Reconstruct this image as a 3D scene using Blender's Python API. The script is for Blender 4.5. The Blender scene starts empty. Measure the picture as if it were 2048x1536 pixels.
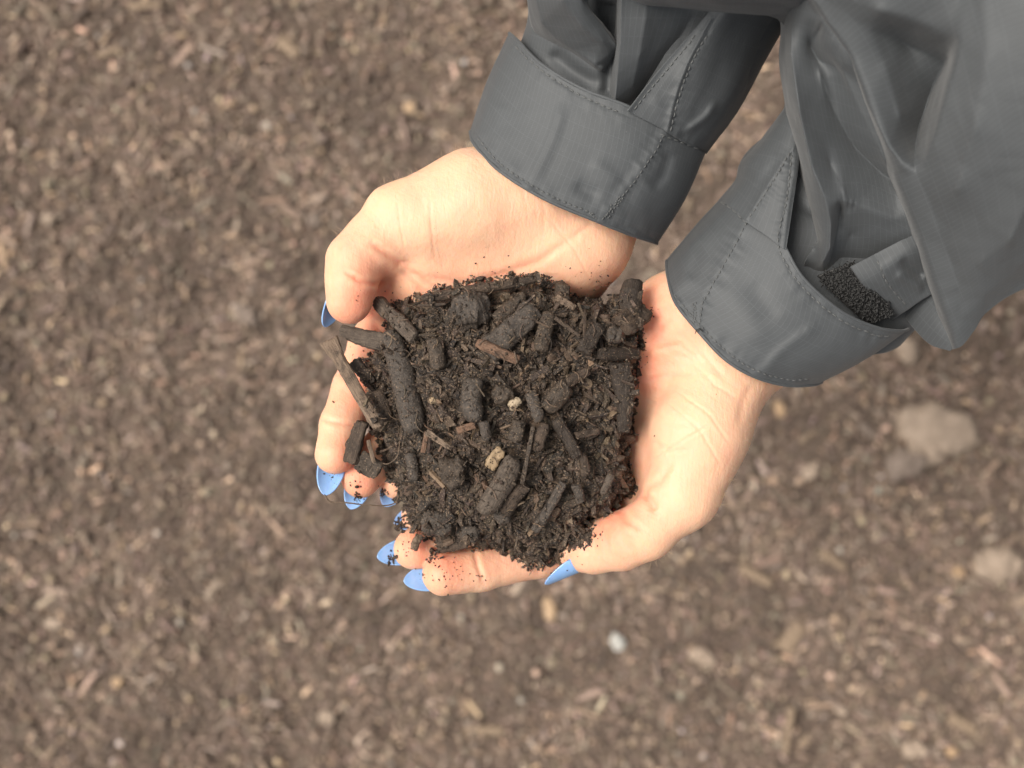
import bpy, math, random
import numpy as np
from mathutils import Vector, Matrix
from mathutils.bvhtree import BVHTree

# ---------------------------------------------------------------- camera
F = 2196.0            # focal length in photo pixels (2048 wide)
D = 439.0             # camera height above the hand plane, mm
HZ = 661.0            # hand plane above the ground, mm
scene = bpy.context.scene
cam_d = bpy.data.cameras.new("camera")
cam = bpy.data.objects.new("camera", cam_d)
scene.collection.objects.link(cam)
cam.location = (0, 0, (HZ + D) / 1000)
cam.rotation_euler = (0, 0, 0)
cam_d.sensor_width = 36
cam_d.lens = 36 * F / 2048
cam_d.clip_start = 0.01
cam_d.clip_end = 500
cam_d.dof.use_dof = True
cam_d.dof.focus_distance = 0.437
cam_d.dof.aperture_fstop = 5.8
scene.camera = cam
# ---------------------------------------------------------------- world, sun, exposure
SUN_EL, SUN_AZ = 58.0, -80.0      # azimuth measured from +Y, clockwise seen from above
world = bpy.data.worlds.new("World")
scene.world = world
world.use_nodes = True
wn = world.node_tree
sky = wn.nodes.new("ShaderNodeTexSky")
sky.sky_type = 'NISHITA'
sky.sun_disc = False
sky.sun_elevation = math.radians(SUN_EL)
sky.sun_rotation = math.radians(SUN_AZ)
sky.air_density = 1.0
sky.dust_density = 4.0
sky.ozone_density = 0.6
_hs = wn.nodes.new("ShaderNodeHueSaturation"); _hs.inputs["Saturation"].default_value = 0.30     # high thin cloud: whiter than a clear sky
_tm = wn.nodes.new("ShaderNodeMix"); _tm.data_type = 'RGBA'; _tm.blend_type = 'MULTIPLY'; _tm.inputs[0].default_value = 1; _tm.inputs[7].default_value = (1.0, 0.965, 0.90, 1)
wn.links.new(sky.outputs[0], _hs.inputs["Color"]); wn.links.new(_hs.outputs[0], _tm.inputs[6])
wn.links.new(_tm.outputs[2], wn.nodes["Background"].inputs[0])
wn.nodes["Background"].inputs[1].default_value = 0.075
sd = bpy.data.lights.new("sun", 'SUN')
sd.energy = 1.9
sd.angle = math.radians(28)
sd.color = (1.0, 0.93, 0.84)
sun = bpy.data.objects.new("sun", sd)
scene.collection.objects.link(sun)
el, az = math.radians(SUN_EL), math.radians(SUN_AZ)
sdir = Vector((math.sin(az) * math.cos(el), math.cos(az) * math.cos(el), math.sin(el)))
sun.rotation_euler = (-sdir).to_track_quat('-Z', 'Y').to_euler()
scene.view_settings.view_transform = 'Standard'
scene.view_settings.look = 'None'
scene.view_settings.exposure = 1.10
scene.view_settings.gamma = 1.0

# ---------------------------------------------------------------- helpers
rng = np.random.default_rng(7)
random.seed(7)

def P(px, py, z=0.0):
    """photo pixel + height above the hand plane (mm) -> world mm"""
    px = np.asarray(px, float); py = np.asarray(py, float); z = np.asarray(z, float)
    s = (D - z) / F
    return np.stack(np.broadcast_arrays((px - 1024) * s, -(py - 768) * s, HZ + z), -1)

def topx(v):
    """world mm -> photo pixel"""
    s = F / (D + HZ - v[..., 2])
    return v[..., 0] * s + 1024, -v[..., 1] * s + 768

_perm = np.random.default_rng(3).permutation(256)
_perm = np.concatenate([_perm, _perm, _perm])
_grad = np.random.default_rng(4).normal(size=(256, 3))
_grad /= np.linalg.norm(_grad, axis=1)[:, None]

def pnoise(p):
    p = np.asarray(p, float)
    i = np.floor(p).astype(int); f = p - i; i &= 255
    w = f * f * f * (f * (f * 6 - 15) + 10)
    out = 0
    for dx in (0, 1):
        for dy in (0, 1):
            for dz in (0, 1):
                h = _perm[_perm[_perm[i[..., 0] + dx] + i[..., 1] + dy] + i[..., 2] + dz]
                g = _grad[h]
                d = g[..., 0] * (f[..., 0] - dx) + g[..., 1] * (f[..., 1] - dy) + g[..., 2] * (f[..., 2] - dz)
                out = out + d * np.where(dx, w[..., 0], 1 - w[..., 0]) * np.where(dy, w[..., 1], 1 - w[..., 1]) * np.where(dz, w[..., 2], 1 - w[..., 2])
    return out * 1.6

def fbm(p, octs=3, gain=0.5):
    a = 1.0; o = 0; p = np.asarray(p, float)
    for k in range(octs):
        o = o + a * pnoise(p + 17.3 * k); p = p * 2.03; a *= gain
    return o

def mesh_np(name, verts, faces, mat=None, smooth=True, parent=None, cols=None, uv=None, mm=True):
    verts = np.asarray(verts, float)
    if mm: verts = verts / 1000.0
    faces = np.asarray(faces, np.int32)
    me = bpy.data.meshes.new(name)
    k = faces.shape[1]
    me.vertices.add(len(verts)); me.vertices.foreach_set("co", verts.astype(np.float32).ravel())
    me.loops.add(faces.size); me.loops.foreach_set("vertex_index", faces.ravel())
    me.polygons.add(len(faces))
    me.polygons.foreach_set("loop_start", np.arange(0, faces.size, k, dtype=np.int32))
    me.update(calc_edges=True)
    me.polygons.foreach_set("use_smooth", np.full(len(faces), smooth))
    if cols is not None:
        a = me.color_attributes.new("col", 'FLOAT_COLOR', 'POINT')
        c = np.ones((len(verts), 4), np.float32); c[:, :3] = cols
        a.data.foreach_set("color", c.ravel())
    if uv is not None:
        l = me.uv_layers.new(name="UVMap")
        l.data.foreach_set("uv", np.asarray(uv, np.float32)[faces.ravel()].ravel())
    me.validate()
    if mat: me.materials.append(mat)
    o = bpy.data.objects.new(name, me)
    scene.collection.objects.link(o)
    if parent: o.parent = parent
    return o

def empty(name, loc=(0, 0, 0)):
    o = bpy.data.objects.new(name, None); scene.collection.objects.link(o)
    o.location = loc; o.empty_display_size = 0.02
    return o

def keep_parent(ch, par):
    ch.parent = par
    bpy.context.view_layer.update()
    ch.matrix_parent_inverse = par.matrix_world.inverted()

def tag(o, label=None, cat=None, group=None, kind=None):
    if label: o["label"] = label
    if cat: o["category"] = cat
    if group: o["group"] = group
    if kind: o["kind"] = kind
    return o

def recenter(o):
    """put the object's origin at the centre of its mesh, keeping it in place"""
    me = o.data; n = len(me.vertices)
    c = np.empty(n * 3, np.float32); me.vertices.foreach_get("co", c); c = c.reshape(-1, 3)
    m = (c.min(0) + c.max(0)) / 2; m[2] = c[:, 2].min()
    me.vertices.foreach_set("co", (c - m).ravel()); me.update(); o.location = Vector(m.tolist())

def polydist(px, py, poly, closed=False):
    """distance in px from points to a polyline"""
    pts = np.asarray(poly, float)
    if closed: pts = np.vstack([pts, pts[:1]])
    best = np.full(np.shape(px), 1e9)
    for a, b in zip(pts[:-1], pts[1:]):
        d = b - a; L2 = (d * d).sum() + 1e-9
        t = np.clip(((px - a[0]) * d[0] + (py - a[1]) * d[1]) / L2, 0, 1)
        best = np.minimum(best, np.hypot(px - a[0] - t * d[0], py - a[1] - t * d[1]))
    return best

def polydist_t(px, py, poly):
    """distance, signed side and 0..1 position along the polyline"""
    pts = np.asarray(poly, float)
    seg = np.linalg.norm(np.diff(pts, axis=0), axis=1); tot = seg.sum(); cum = np.r_[0, np.cumsum(seg)]
    best = np.full(np.shape(px), 1e9); side = np.zeros(np.shape(px)); tt = np.zeros(np.shape(px))
    for k, (a, b) in enumerate(zip(pts[:-1], pts[1:])):
        d = b - a; L2 = (d * d).sum() + 1e-9
        t = np.clip(((px - a[0]) * d[0] + (py - a[1]) * d[1]) / L2, 0, 1)
        dd = np.hypot(px - a[0] - t * d[0], py - a[1] - t * d[1])
        s = np.sign((px - a[0]) * d[1] - (py - a[1]) * d[0])
        m = dd < best
        best = np.where(m, dd, best); side = np.where(m, s, side); tt = np.where(m, (cum[k] + t * seg[k]) / tot, tt)
    return best, side, tt

def inside(px, py, poly):
    px = np.asarray(px, float); py = np.asarray(py, float); r = np.zeros(px.shape, bool); n = len(poly)
    for i in range(n):
        x1, y1 = poly[i]; x2, y2 = poly[(i + 1) % n]
        c = (y1 > py) != (y2 > py)
        with np.errstate(divide='ignore', invalid='ignore'):
            xi = (x2 - x1) * (py - y1) / (y2 - y1 + 1e-12) + x1
        r ^= c & (px < xi)
    return r

def catmull(pts, n):
    """resample control points (k,3) to n points by a centripetal-ish Catmull-Rom"""
    pts = np.asarray(pts, float)
    e = np.concatenate([(2 * pts[0] - pts[1])[None], pts, (2 * pts[-1] - pts[-2])[None]])
    t = np.linspace(0, len(pts) - 1, n); i = np.minimum(t.astype(int), len(pts) - 2); f = (t - i)[:, None]
    if pts.ndim == 3: f = f[..., None]
    p0, p1, p2, p3 = e[i], e[i + 1], e[i + 2], e[i + 3]
    return 0.5 * (2 * p1 + (p2 - p0) * f + (2 * p0 - 5 * p1 + 4 * p2 - p3) * f ** 2 + (3 * p1 - p0 - 3 * p2 + p3) * f ** 3)

# ---------------------------------------------------------------- materials
def mat_new(name):
    m = bpy.data.materials.new(name); m.use_nodes = True
    nt = m.node_tree; b = nt.nodes["Principled BSDF"]
    return m, nt, b

def N(nt, typ, **kw):
    n = nt.nodes.new(typ)
    for k, v in kw.items():
        if k.startswith("i_"):
            k = k[2:]; k = int(k) if k.isdigit() else k.replace("_", " ")
            n.inputs[k].default_value = v
        else: setattr(n, k, v)
    return n

def ramp(nt, fac, stops, interp='LINEAR'):
    r = nt.nodes.new("ShaderNodeValToRGB"); r.color_ramp.interpolation = interp
    while len(r.color_ramp.elements) < len(stops): r.color_ramp.elements.new(0.5)
    for e, (p, c) in zip(r.color_ramp.elements, stops):
        e.position = p; e.color = (c, c, c, 1) if isinstance(c, (int, float)) else (*c, 1)
    nt.links.new(fac, r.inputs[0]); return r.outputs[0]

def mix(nt, fac, a, b, mode='MIX'):
    m = nt.nodes.new("ShaderNodeMix"); m.data_type = 'RGBA'; m.blend_type = mode
    for sock, v in ((0, fac), (6, a), (7, b)):
        if isinstance(v, bpy.types.NodeSocket): nt.links.new(v, m.inputs[sock])
        elif isinstance(v, (int, float)): m.inputs[sock].default_value = v
        else: m.inputs[sock].default_value = (*v, 1)
    return m.outputs[2]

def bump(nt, height, strength, dist, prev=None):
    b = nt.nodes.new("ShaderNodeBump"); b.inputs["Strength"].default_value = strength; b.inputs["Distance"].default_value = dist
    nt.links.new(height, b.inputs["Height"])
    if prev is not None: nt.links.new(prev, b.inputs["Normal"])
    return b.outputs[0]

def noise(nt, vec, scale, detail=3, rough=0.55):
    n = nt.nodes.new("ShaderNodeTexNoise"); n.inputs["Scale"].default_value = scale
    n.inputs["Detail"].default_value = detail; n.inputs["Roughness"].default_value = rough
    if vec is not None: nt.links.new(vec, n.inputs["Vector"])
    return n.outputs[0]

def geo_pos(nt):
    return nt.nodes.new("ShaderNodeNewGeometry").outputs["Position"]

def mapping(nt, vec, rot=(0, 0, 0), scale=(1, 1, 1)):
    m = nt.nodes.new("ShaderNodeMapping"); nt.links.new(vec, m.inputs[0])
    m.inputs["Rotation"].default_value = rot; m.inputs["Scale"].default_value = scale
    return m.outputs[0]

def make_skin():
    m, nt, b = mat_new("skin")
    p = geo_pos(nt)
    at = nt.nodes.new("ShaderNodeAttribute"); at.attribute_name = "col"
    n1 = noise(nt, p, 60, 4)
    n2 = noise(nt, p, 260, 3)
    red = mix(nt, ramp(nt, n1, [(0.38, 0.0), (0.72, 0.35)]), at.outputs[0], (0.72, 0.35, 0.25))
    c = mix(nt, ramp(nt, n2, [(0.35, 0.0), (0.75, 0.25)]), red, (0.76, 0.47, 0.32))
    nt.links.new(c, b.inputs["Base Color"])
    b.inputs["Roughness"].default_value = 0.55
    b.inputs["Specular IOR Level"].default_value = 0.35
    b.inputs["Subsurface Weight"].default_value = 0.55
    b.inputs["Subsurface Radius"].default_value = (1.0, 0.32, 0.16)
    b.inputs["Subsurface Scale"].default_value = 0.006
    # fine skin texture: pores, long fine folds across the hand
    mp = mapping(nt, p, rot=(0, 0, math.radians(-62)), scale=(1, 0.22, 1))
    mp2 = mapping(nt, p, rot=(0, 0, math.radians(25)), scale=(1, 0.30, 1))
    w1 = noise(nt, mp, 900, 4, 0.6); w2 = noise(nt, mp2, 1100, 3, 0.6)
    vo = nt.nodes.new("ShaderNodeTexVoronoi"); vo.feature = 'DISTANCE_TO_EDGE'; vo.inputs["Scale"].default_value = 900
    nt.links.new(p, vo.inputs["Vector"])
    h = bump(nt, w1, 0.34, 0.0006)
    h = bump(nt, w2, 0.28, 0.0005, h)
    h = bump(nt, vo.outputs[0], 0.12, 0.0003, h)
    h = bump(nt, noise(nt, mp, 260, 3), 0.10, 0.002, h)
    nt.links.new(h, b.inputs["Normal"])
    return m

def make_nail():
    m, nt, b = mat_new("blue_nail_polish")
    c = mix(nt, ramp(nt, noise(nt, geo_pos(nt), 300, 3), [(0.4, 0.0), (0.7, 0.5)]), (0.23, 0.42, 0.76), (0.31, 0.52, 0.84))
    nt.links.new(c, b.inputs["Base Color"])
    b.inputs["Roughness"].default_value = 0.16
    b.inputs["Coat Weight"].default_value = 0.5; b.inputs["Coat Roughness"].default_value = 0.08
    b.inputs["Subsurface Weight"].default_value = 0.2; b.inputs["Subsurface Scale"].default_value = 0.001
    return m

def make_cloth(name, base=(0.050, 0.0550, 0.0595), grid=1.0):
    m, nt, b = mat_new(name)
    uv = nt.nodes.new("ShaderNodeUVMap").outputs[0]
    p = geo_pos(nt)
    br = nt.nodes.new("ShaderNodeTexBrick")                 # ripstop grid, uv in mm
    br.offset = 0; br.squash = 1
    br.inputs["Scale"].default_value = 1.0
    br.inputs["Brick Width"].default_value = 7.0; br.inputs["Row Height"].default_value = 2.1
    br.inputs["Mortar Size"].default_value = 0.14; br.inputs["Mortar Smooth"].default_value = 0.4
    nt.links.new(uv, br.inputs["Vector"])
    wv = nt.nodes.new("ShaderNodeTexWave"); wv.wave_type = 'BANDS'; wv.bands_direction = 'DIAGONAL'
    wv.inputs["Scale"].default_value = 0.55; wv.inputs["Distortion"].default_value = 0.3
    nt.links.new(uv, wv.inputs["Vector"])
    fine = noise(nt, mapping(nt, uv, scale=(3.0, 0.5, 1)), 2.2, 3)
    dust = noise(nt, p, 1500, 2)
    c0 = mix(nt, ramp(nt, noise(nt, p, 25, 3), [(0.35, 0.0), (0.7, 1.0)]), base, tuple(x * 1.18 for x in base))
    c1 = mix(nt, ramp(nt, fine, [(0.4, 0.0), (0.75, 0.35)]), c0, tuple(x * 1.45 for x in base))
    c2 = mix(nt, ramp(nt, br.outputs["Fac"], [(0.0, 0.0), (1.0, 0.40 * grid)]), c1, tuple(x * 1.9 for x in base))
    c3 = mix(nt, ramp(nt, dust, [(0.77, 0.0), (0.80, 0.55)]), c2, (0.26, 0.25, 0.23))
    nt.links.new(c3, b.inputs["Base Color"])
    b.inputs["Roughness"].default_value = 0.70
    b.inputs["Specular IOR Level"].default_value = 0.60
    b.inputs["Sheen Weight"].default_value = 0.12; b.inputs["Sheen Roughness"].default_value = 0.4
    h = bump(nt, br.outputs["Fac"], 0.25 * grid, 0.0002)
    h = bump(nt, wv.outputs[1], 0.10, 0.0002, h)
    h = bump(nt, noise(nt, uv, 0.12, 3, 0.5), 0.10, 0.0015, h)
    nt.links.new(h, b.inputs["Normal"])
    return m

def make_soil(name, attr=True, base=(0.026, 0.019, 0.014), light=(0.088, 0.062, 0.043), speck=0.59, rough=0.52):
    m, nt, b = mat_new(name)
    p = geo_pos(nt)
    if attr:
        at = nt.nodes.new("ShaderNodeAttribute"); at.attribute_name = "col"; basec = at.outputs[0]
        c = mix(nt, ramp(nt, noise(nt, p, 500, 4, 0.65), [(0.38, 0.0), (0.72, 0.5)]), basec, light)
    else:
        c = mix(nt, ramp(nt, noise(nt, p, 500, 4, 0.65), [(0.35, 0.0), (0.75, 0.8)]), base, light)
    c = mix(nt, ramp(nt, noise(nt, p, 1500, 2, 0.5), [(speck, 0.0), (speck + 0.04, 0.75)]), c, (0.24, 0.17, 0.115))
    nt.links.new(c, b.inputs["Base Color"])
    b.inputs["Roughness"].default_value = rough; b.inputs["Specular IOR Level"].default_value = 0.4
    h = bump(nt, noise(nt, p, 700, 5, 0.7), 0.9, 0.0010)
    h = bump(nt, noise(nt, p, 2200, 3, 0.6), 0.6, 0.0004, h)
    nt.links.new(h, b.inputs["Normal"])
    return m

def make_wood(name, base, light, grain_dir=0.0, speck=0.64, grimy=0.35):
    """weathered wood: grain along the object's local X"""
    m, nt, b = mat_new(name)
    tc = nt.nodes.new("ShaderNodeTexCoord").outputs["Object"]; p = geo_pos(nt)
    g = mapping(nt, tc, scale=(0.10, 1, 1))
    gr = noise(nt, g, 1700, 4, 0.6)
    c = mix(nt, ramp(nt, gr, [(0.35, 0.0), (0.68, 1.0)]), base, light)
    c = mix(nt, ramp(nt, noise(nt, p, 260, 4, 0.7), [(0.5 - grimy * 0.3, 0.0), (0.75 - grimy * 0.3, 0.9)]), c, (0.030, 0.022, 0.017))
    c = mix(nt, ramp(nt, noise(nt, p, 1600, 2), [(speck, 0.0), (speck + 0.04, 0.6)]), c, (0.21, 0.15, 0.10))
    nt.links.new(c, b.inputs["Base Color"])
    b.inputs["Roughness"].default_value = 0.68; b.inputs["Specular IOR Level"].default_value = 0.35
    h = bump(nt, gr, 0.8, 0.0008)
    h = bump(nt, noise(nt, p, 1500, 4, 0.7), 0.7, 0.0005, h)
    nt.links.new(h, b.inputs["Normal"])
    return m

def make_stone(name, base, light):
    m, nt, b = mat_new(name); p = geo_pos(nt)
    c = mix(nt, ramp(nt, noise(nt, p, 120, 5, 0.6), [(0.35, 0.0), (0.68, 1.0)]), base, light)
    c = mix(nt, ramp(nt, noise(nt, p, 700, 3), [(0.58, 0.0), (0.70, 0.6)]), c, tuple(x * 0.45 for x in base))
    nt.links.new(c, b.inputs["Base Color"]); b.inputs["Roughness"].default_value = 0.7
    nt.links.new(bump(nt, noise(nt, p, 350, 5, 0.65), 0.6, 0.0012), b.inputs["Normal"])
    return m

def make_attr(name, rough=0.8, amp=0.5):
    m, nt, b = mat_new(name); p = geo_pos(nt)
    at = nt.nodes.new("ShaderNodeAttribute"); at.attribute_name = "col"
    c = mix(nt, ramp(nt, noise(nt, p, 300, 4, 0.6), [(0.3, 0.0), (0.75, amp)]), at.outputs[0], (0.21, 0.165, 0.13))
    nt.links.new(c, b.inputs["Base Color"]); b.inputs["Roughness"].default_value = rough
    nt.links.new(bump(nt, noise(nt, p, 500, 3), 0.5, 0.001), b.inputs["Normal"])
    return m

M_skin = make_skin(); M_nail = make_nail()
M_cloth = make_cloth("grey_ripstop_cloth"); M_thread = make_cloth("grey_thread", (0.075, 0.079, 0.08), 0)
M_fuzz, _nt, _b = mat_new("black_hook_and_loop_fuzz"); _b.inputs["Base Color"].default_value = (0.014, 0.014, 0.014, 1); _b.inputs["Roughness"].default_value = 0.6
M_hair, _nt, _b = mat_new("fine_pale_hair"); _b.inputs["Base Color"].default_value = (0.42, 0.30, 0.19, 1)
M_soil = make_soil("dark_compost")
# ================================================================ GROUND
def ground_h(x, y):
    q = np.stack([x / 45.0, y / 45.0, np.zeros_like(x) + 0.37], -1)
    q2 = np.stack([x / 260.0, y / 260.0, np.zeros_like(x) + 4.1], -1)
    return 7.5 * fbm(q, 3) + 9.0 * pnoise(q2)

def make_ground():
    g = np.r_[-60000, -20000, -6000, -2500, np.arange(-1400, 1401, 10), 2500, 6000, 20000, 60000].astype(float)
    X, Y = np.meshgrid(g, g, indexing='ij'); n = len(g)
    Z = ground_h(X, Y) - 3
    far = (np.abs(X) > 1500) | (np.abs(Y) > 1500); Z[far] = -6
    v = np.stack([X, Y, Z], -1).reshape(-1, 3)
    i = np.arange(n - 1); I, J = np.meshgrid(i, i, indexing='ij'); a = (I * n + J).ravel()
    m, nt, b = mat_new("brown_mulch_soil"); p = geo_pos(nt)
    c = mix(nt, ramp(nt, noise(nt, p, 22, 5, 0.6), [(0.3, 0.0), (0.7, 1.0)]), (0.06, 0.042, 0.033), (0.15, 0.108, 0.085))
    c = mix(nt, ramp(nt, noise(nt, p, 220, 4, 0.7), [(0.4, 0.0), (0.7, 0.7)]), c, (0.16, 0.12, 0.09))
    nt.links.new(c, b.inputs["Base Color"]); b.inputs["Roughness"].default_value = 0.9
    nt.links.new(bump(nt, noise(nt, p, 150, 5, 0.7), 0.8, 0.006), b.inputs["Normal"])
    o = mesh_np("ground", v, np.stack([a, a + n, a + n + 1, a + 1], -1), m)
    tag(o, "brown ground under the wood mulch", None, None, "structure")

def rotmats(yaw, pitch, roll):
    cy, sy, cp, sp, cr, sr = np.cos(yaw), np.sin(yaw), np.cos(pitch), np.sin(pitch), np.cos(roll), np.sin(roll)
    R = np.empty((len(yaw), 3, 3))
    R[:, 0, 0] = cy * cp; R[:, 0, 1] = cy * sp * sr - sy * cr; R[:, 0, 2] = cy * sp * cr + sy * sr
    R[:, 1, 0] = sy * cp; R[:, 1, 1] = sy * sp * sr + cy * cr; R[:, 1, 2] = sy * sp * cr - cy * sr
    R[:, 2, 0] = -sp; R[:, 2, 1] = cp * sr; R[:, 2, 2] = cp * cr
    return R

def scatter(base_v, base_f, pos, size, yaw, pitch, roll, jitter=0.15):
    """many jittered copies of a small base mesh merged into arrays"""
    n, k = len(pos), len(base_v)
    v = base_v[None] * (1 + rng.normal(0, jitter, (n, k, 1))) * size[:, None, :]
    v = np.einsum('nij,nkj->nki', rotmats(yaw, pitch, roll), v) + pos[:, None, :]
    f = base_f[None] + (np.arange(n) * k)[:, None, None]
    return v.reshape(-1, 3), f.reshape(-1, base_f.shape[1])

BOX_V = np.array([[-1, -1, -1], [1, -.8, -1], [1, .8, -1], [-1, 1, -1], [-.9, -.8, 1], [.85, -.7, 1], [.9, .6, 1], [-.95, .7, 1]], float) * 0.5
BOX_F = np.array([[0, 3, 2, 1], [4, 5, 6, 7], [0, 1, 5, 4], [1, 2, 6, 5], [2, 3, 7, 6], [3, 0, 4, 7]])
_t = (1 + 5 ** .5) / 2
ICO_V = np.array([[-1, _t, 0], [1, _t, 0], [-1, -_t, 0], [1, -_t, 0], [0, -1, _t], [0, 1, _t], [0, -1, -_t], [0, 1, -_t], [_t, 0, -1], [_t, 0, 1], [-_t, 0, -1], [-_t, 0, 1]]) / 1.902 * 0.5
ICO_F = np.array([[0, 11, 5], [0, 5, 1], [0, 1, 7], [0, 7, 10], [0, 10, 11], [1, 5, 9], [5, 11, 4], [11, 10, 2], [10, 7, 6], [7, 1, 8], [3, 9, 4], [3, 4, 2], [3, 2, 6], [3, 6, 8], [3, 8, 9], [4, 9, 5], [2, 4, 11], [6, 2, 10], [8, 6, 7], [9, 8, 1]])

def pick_cols(n, pal, wts, var=0.18):
    pal = np.asarray(pal, float); k = rng.choice(len(pal), n, p=np.asarray(wts) / np.sum(wts))
    return pal[k] * np.exp(rng.normal(0, var, (n, 1))) * (1 + rng.normal(0, 0.04, (n, 3)))

def make_mulch():
    V, Fc, C = [], [], []; off = 0
    pal = [(0.085, 0.059, 0.045), (0.172, 0.122, 0.093), (0.25, 0.180, 0.137), (0.33, 0.255, 0.205), (0.44, 0.305, 0.205), (0.64, 0.47, 0.33)]
    for n, lo, hi, asp, wts, ext in ((34000, 4.5, 13, 0.26, (4, 6, 6, 3, .9, .25), (760, 620)), (100000, 1.6, 5, 0.5, (4, 6, 6, 3, 1.2, .5), (740, 600)),
                                (3000, 11, 28, 0.18, (4, 5, 5, 3, 1, .3), (800, 660)), (26000, 6, 16, 0.36, (4, 6, 6, 3, .8, .3), (1400, 1400))):
        x = rng.uniform(-ext[0], ext[0], n); y = rng.uniform(-ext[1], ext[1], n)
        if ext[0] > 1000:
            k = (np.abs(x) > 740) | (np.abs(y) > 600); x, y = x[k], y[k]; n = len(x)
        L = np.exp(rng.uniform(np.log(lo), np.log(hi), n))
        sz = np.stack([L, L * asp * rng.uniform(0.6, 1.6, n), L * asp * rng.uniform(0.35, 0.8, n)], -1)
        z = ground_h(x, y) + rng.uniform(-3, 2.5, n) + sz[:, 2] * .3
        v, f = scatter(BOX_V, BOX_F, np.stack([x, y, z], -1), sz, rng.uniform(0, 6.28, n), rng.normal(0, .3, n), rng.normal(0, .5, n))
        V.append(v); Fc.append(f + off); off += len(v)
        damp = np.clip(1 + .5 * fbm(np.stack([x / 95, y / 80, 0 * x + 8.8], -1), 3), .45, 1.7)      # damp and dry patches
        C.append(np.repeat(pick_cols(n, pal, wts, .26) * damp[:, None], 8, 0))
    n = 4200   # small rounded pebbles that catch the light
    x = rng.uniform(-760, 760, n); y = rng.uniform(-620, 620, n); L = rng.uniform(3, 8.5, n)
    Vp, Fp = scatter(ICO_V, ICO_F, np.stack([x, y, ground_h(x, y) + 2], -1), np.stack([L * 1.2, L, L * .8], -1), rng.uniform(0, 6.28, n), rng.normal(0, .3, n), rng.normal(0, .3, n))
    m = make_attr("mulch_chips")
    o = mesh_np("wood_mulch", np.concatenate(V), np.concatenate(Fc), m, False, None, np.concatenate(C))
    tag(o, "blurred brown wood mulch covering the ground", "mulch", None, "stuff")
    o = mesh_np("ground_grit", Vp, Fp, m, True, None, np.repeat(pick_cols(n, [(0.30, .22, .16), (.22, .17, .13), (.48, .36, .25), (.40, .35, .31)], (4, 6, 1.3, .6)), 12, 0))
    tag(o, "tiny rounded grit lying among the ground mulch", "grit", None, "stuff")

def lump(name, L, W, T, mat, p=3.0, q=2.5, amp=0.08, fine=0.03, seed=0.0, taper=0.0, bend=0.0, nu=34, nv=26, groove=0.0, smooth=True, notch=0.0, cell=9.0):
    """a chip, rod, clod or stone: superellipse sections along local X, broken up by noise (mm)"""
    s = np.sin(np.linspace(-math.pi / 2, math.pi / 2, nu)); th = np.linspace(0, 2 * math.pi, nv, endpoint=False)
    S, T_ = np.meshgrid(s, th, indexing='ij')
    r = np.clip(1 - np.abs(S) ** p, 0, 1) ** (1 / p)
    r = r * (1 - taper * (S * .5 + .5))
    c, sn = np.cos(T_), np.sin(T_)
    k = (np.abs(c) ** q + np.abs(sn) ** q) ** (-1 / q)
    x = S * L / 2; y = c * k * r * W / 2 + bend * (S ** 2 - .4) * W; z = sn * k * r * T / 2
    v = np.stack([x, y, z], -1)
    m = (L + W + T) / 3
    q3 = v / max(cell * m / 20, 0.8) + seed * 7.7
    dirv = np.stack([x * 0.12, y, z], -1); dirv /= np.linalg.norm(dirv, axis=-1, keepdims=True) + 1e-6
    v = v + dirv * (amp * min(W, T * 1.6) * fbm(q3, 2))[..., None] + dirv * (fine * min(W, T * 2) * fbm(v / 1.1 + seed, 2))[..., None]
    if groove: v = v + dirv * (groove * T * pnoise(np.stack([v[..., 0] * .06, v[..., 1] * 1.5, v[..., 2] * 1.5 + seed], -1)))[..., None]
    v[..., 0] += amp * m * .6 * pnoise(np.stack([v[..., 1] / 2.5, v[..., 2] / 2.5, S + seed], -1)) * np.abs(S)
    if notch:
        d = np.clip((-S - 0.55) / .45, 0, 1); v[..., 1] += np.sign(c) * notch * d * W * .35 * (np.abs(c) > .2)
    v = v.reshape(-1, 3)
    I, J = np.meshgrid(np.arange(nu - 1), np.arange(nv), indexing='ij'); J2 = (J + 1) % nv
    f = np.stack([I * nv + J, (I + 1) * nv + J, (I + 1) * nv + J2, I * nv + J2], -1).reshape(-1, 4)
    return mesh_np(name, v, f[:, ::-1], mat, smooth)

def orient(o, c, x_dir, up=(0, 0, 1), roll=0.0):
    x = Vector(x_dir).normalized(); u = Vector(up); y = u.cross(x).normalized(); z = x.cross(y)
    R = Matrix((x, y, z)).transposed().to_4x4()
    o.matrix_world = Matrix.Translation(Vector(c) / 1000) @ R @ Matrix.Rotation(roll, 4, 'X')

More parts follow.
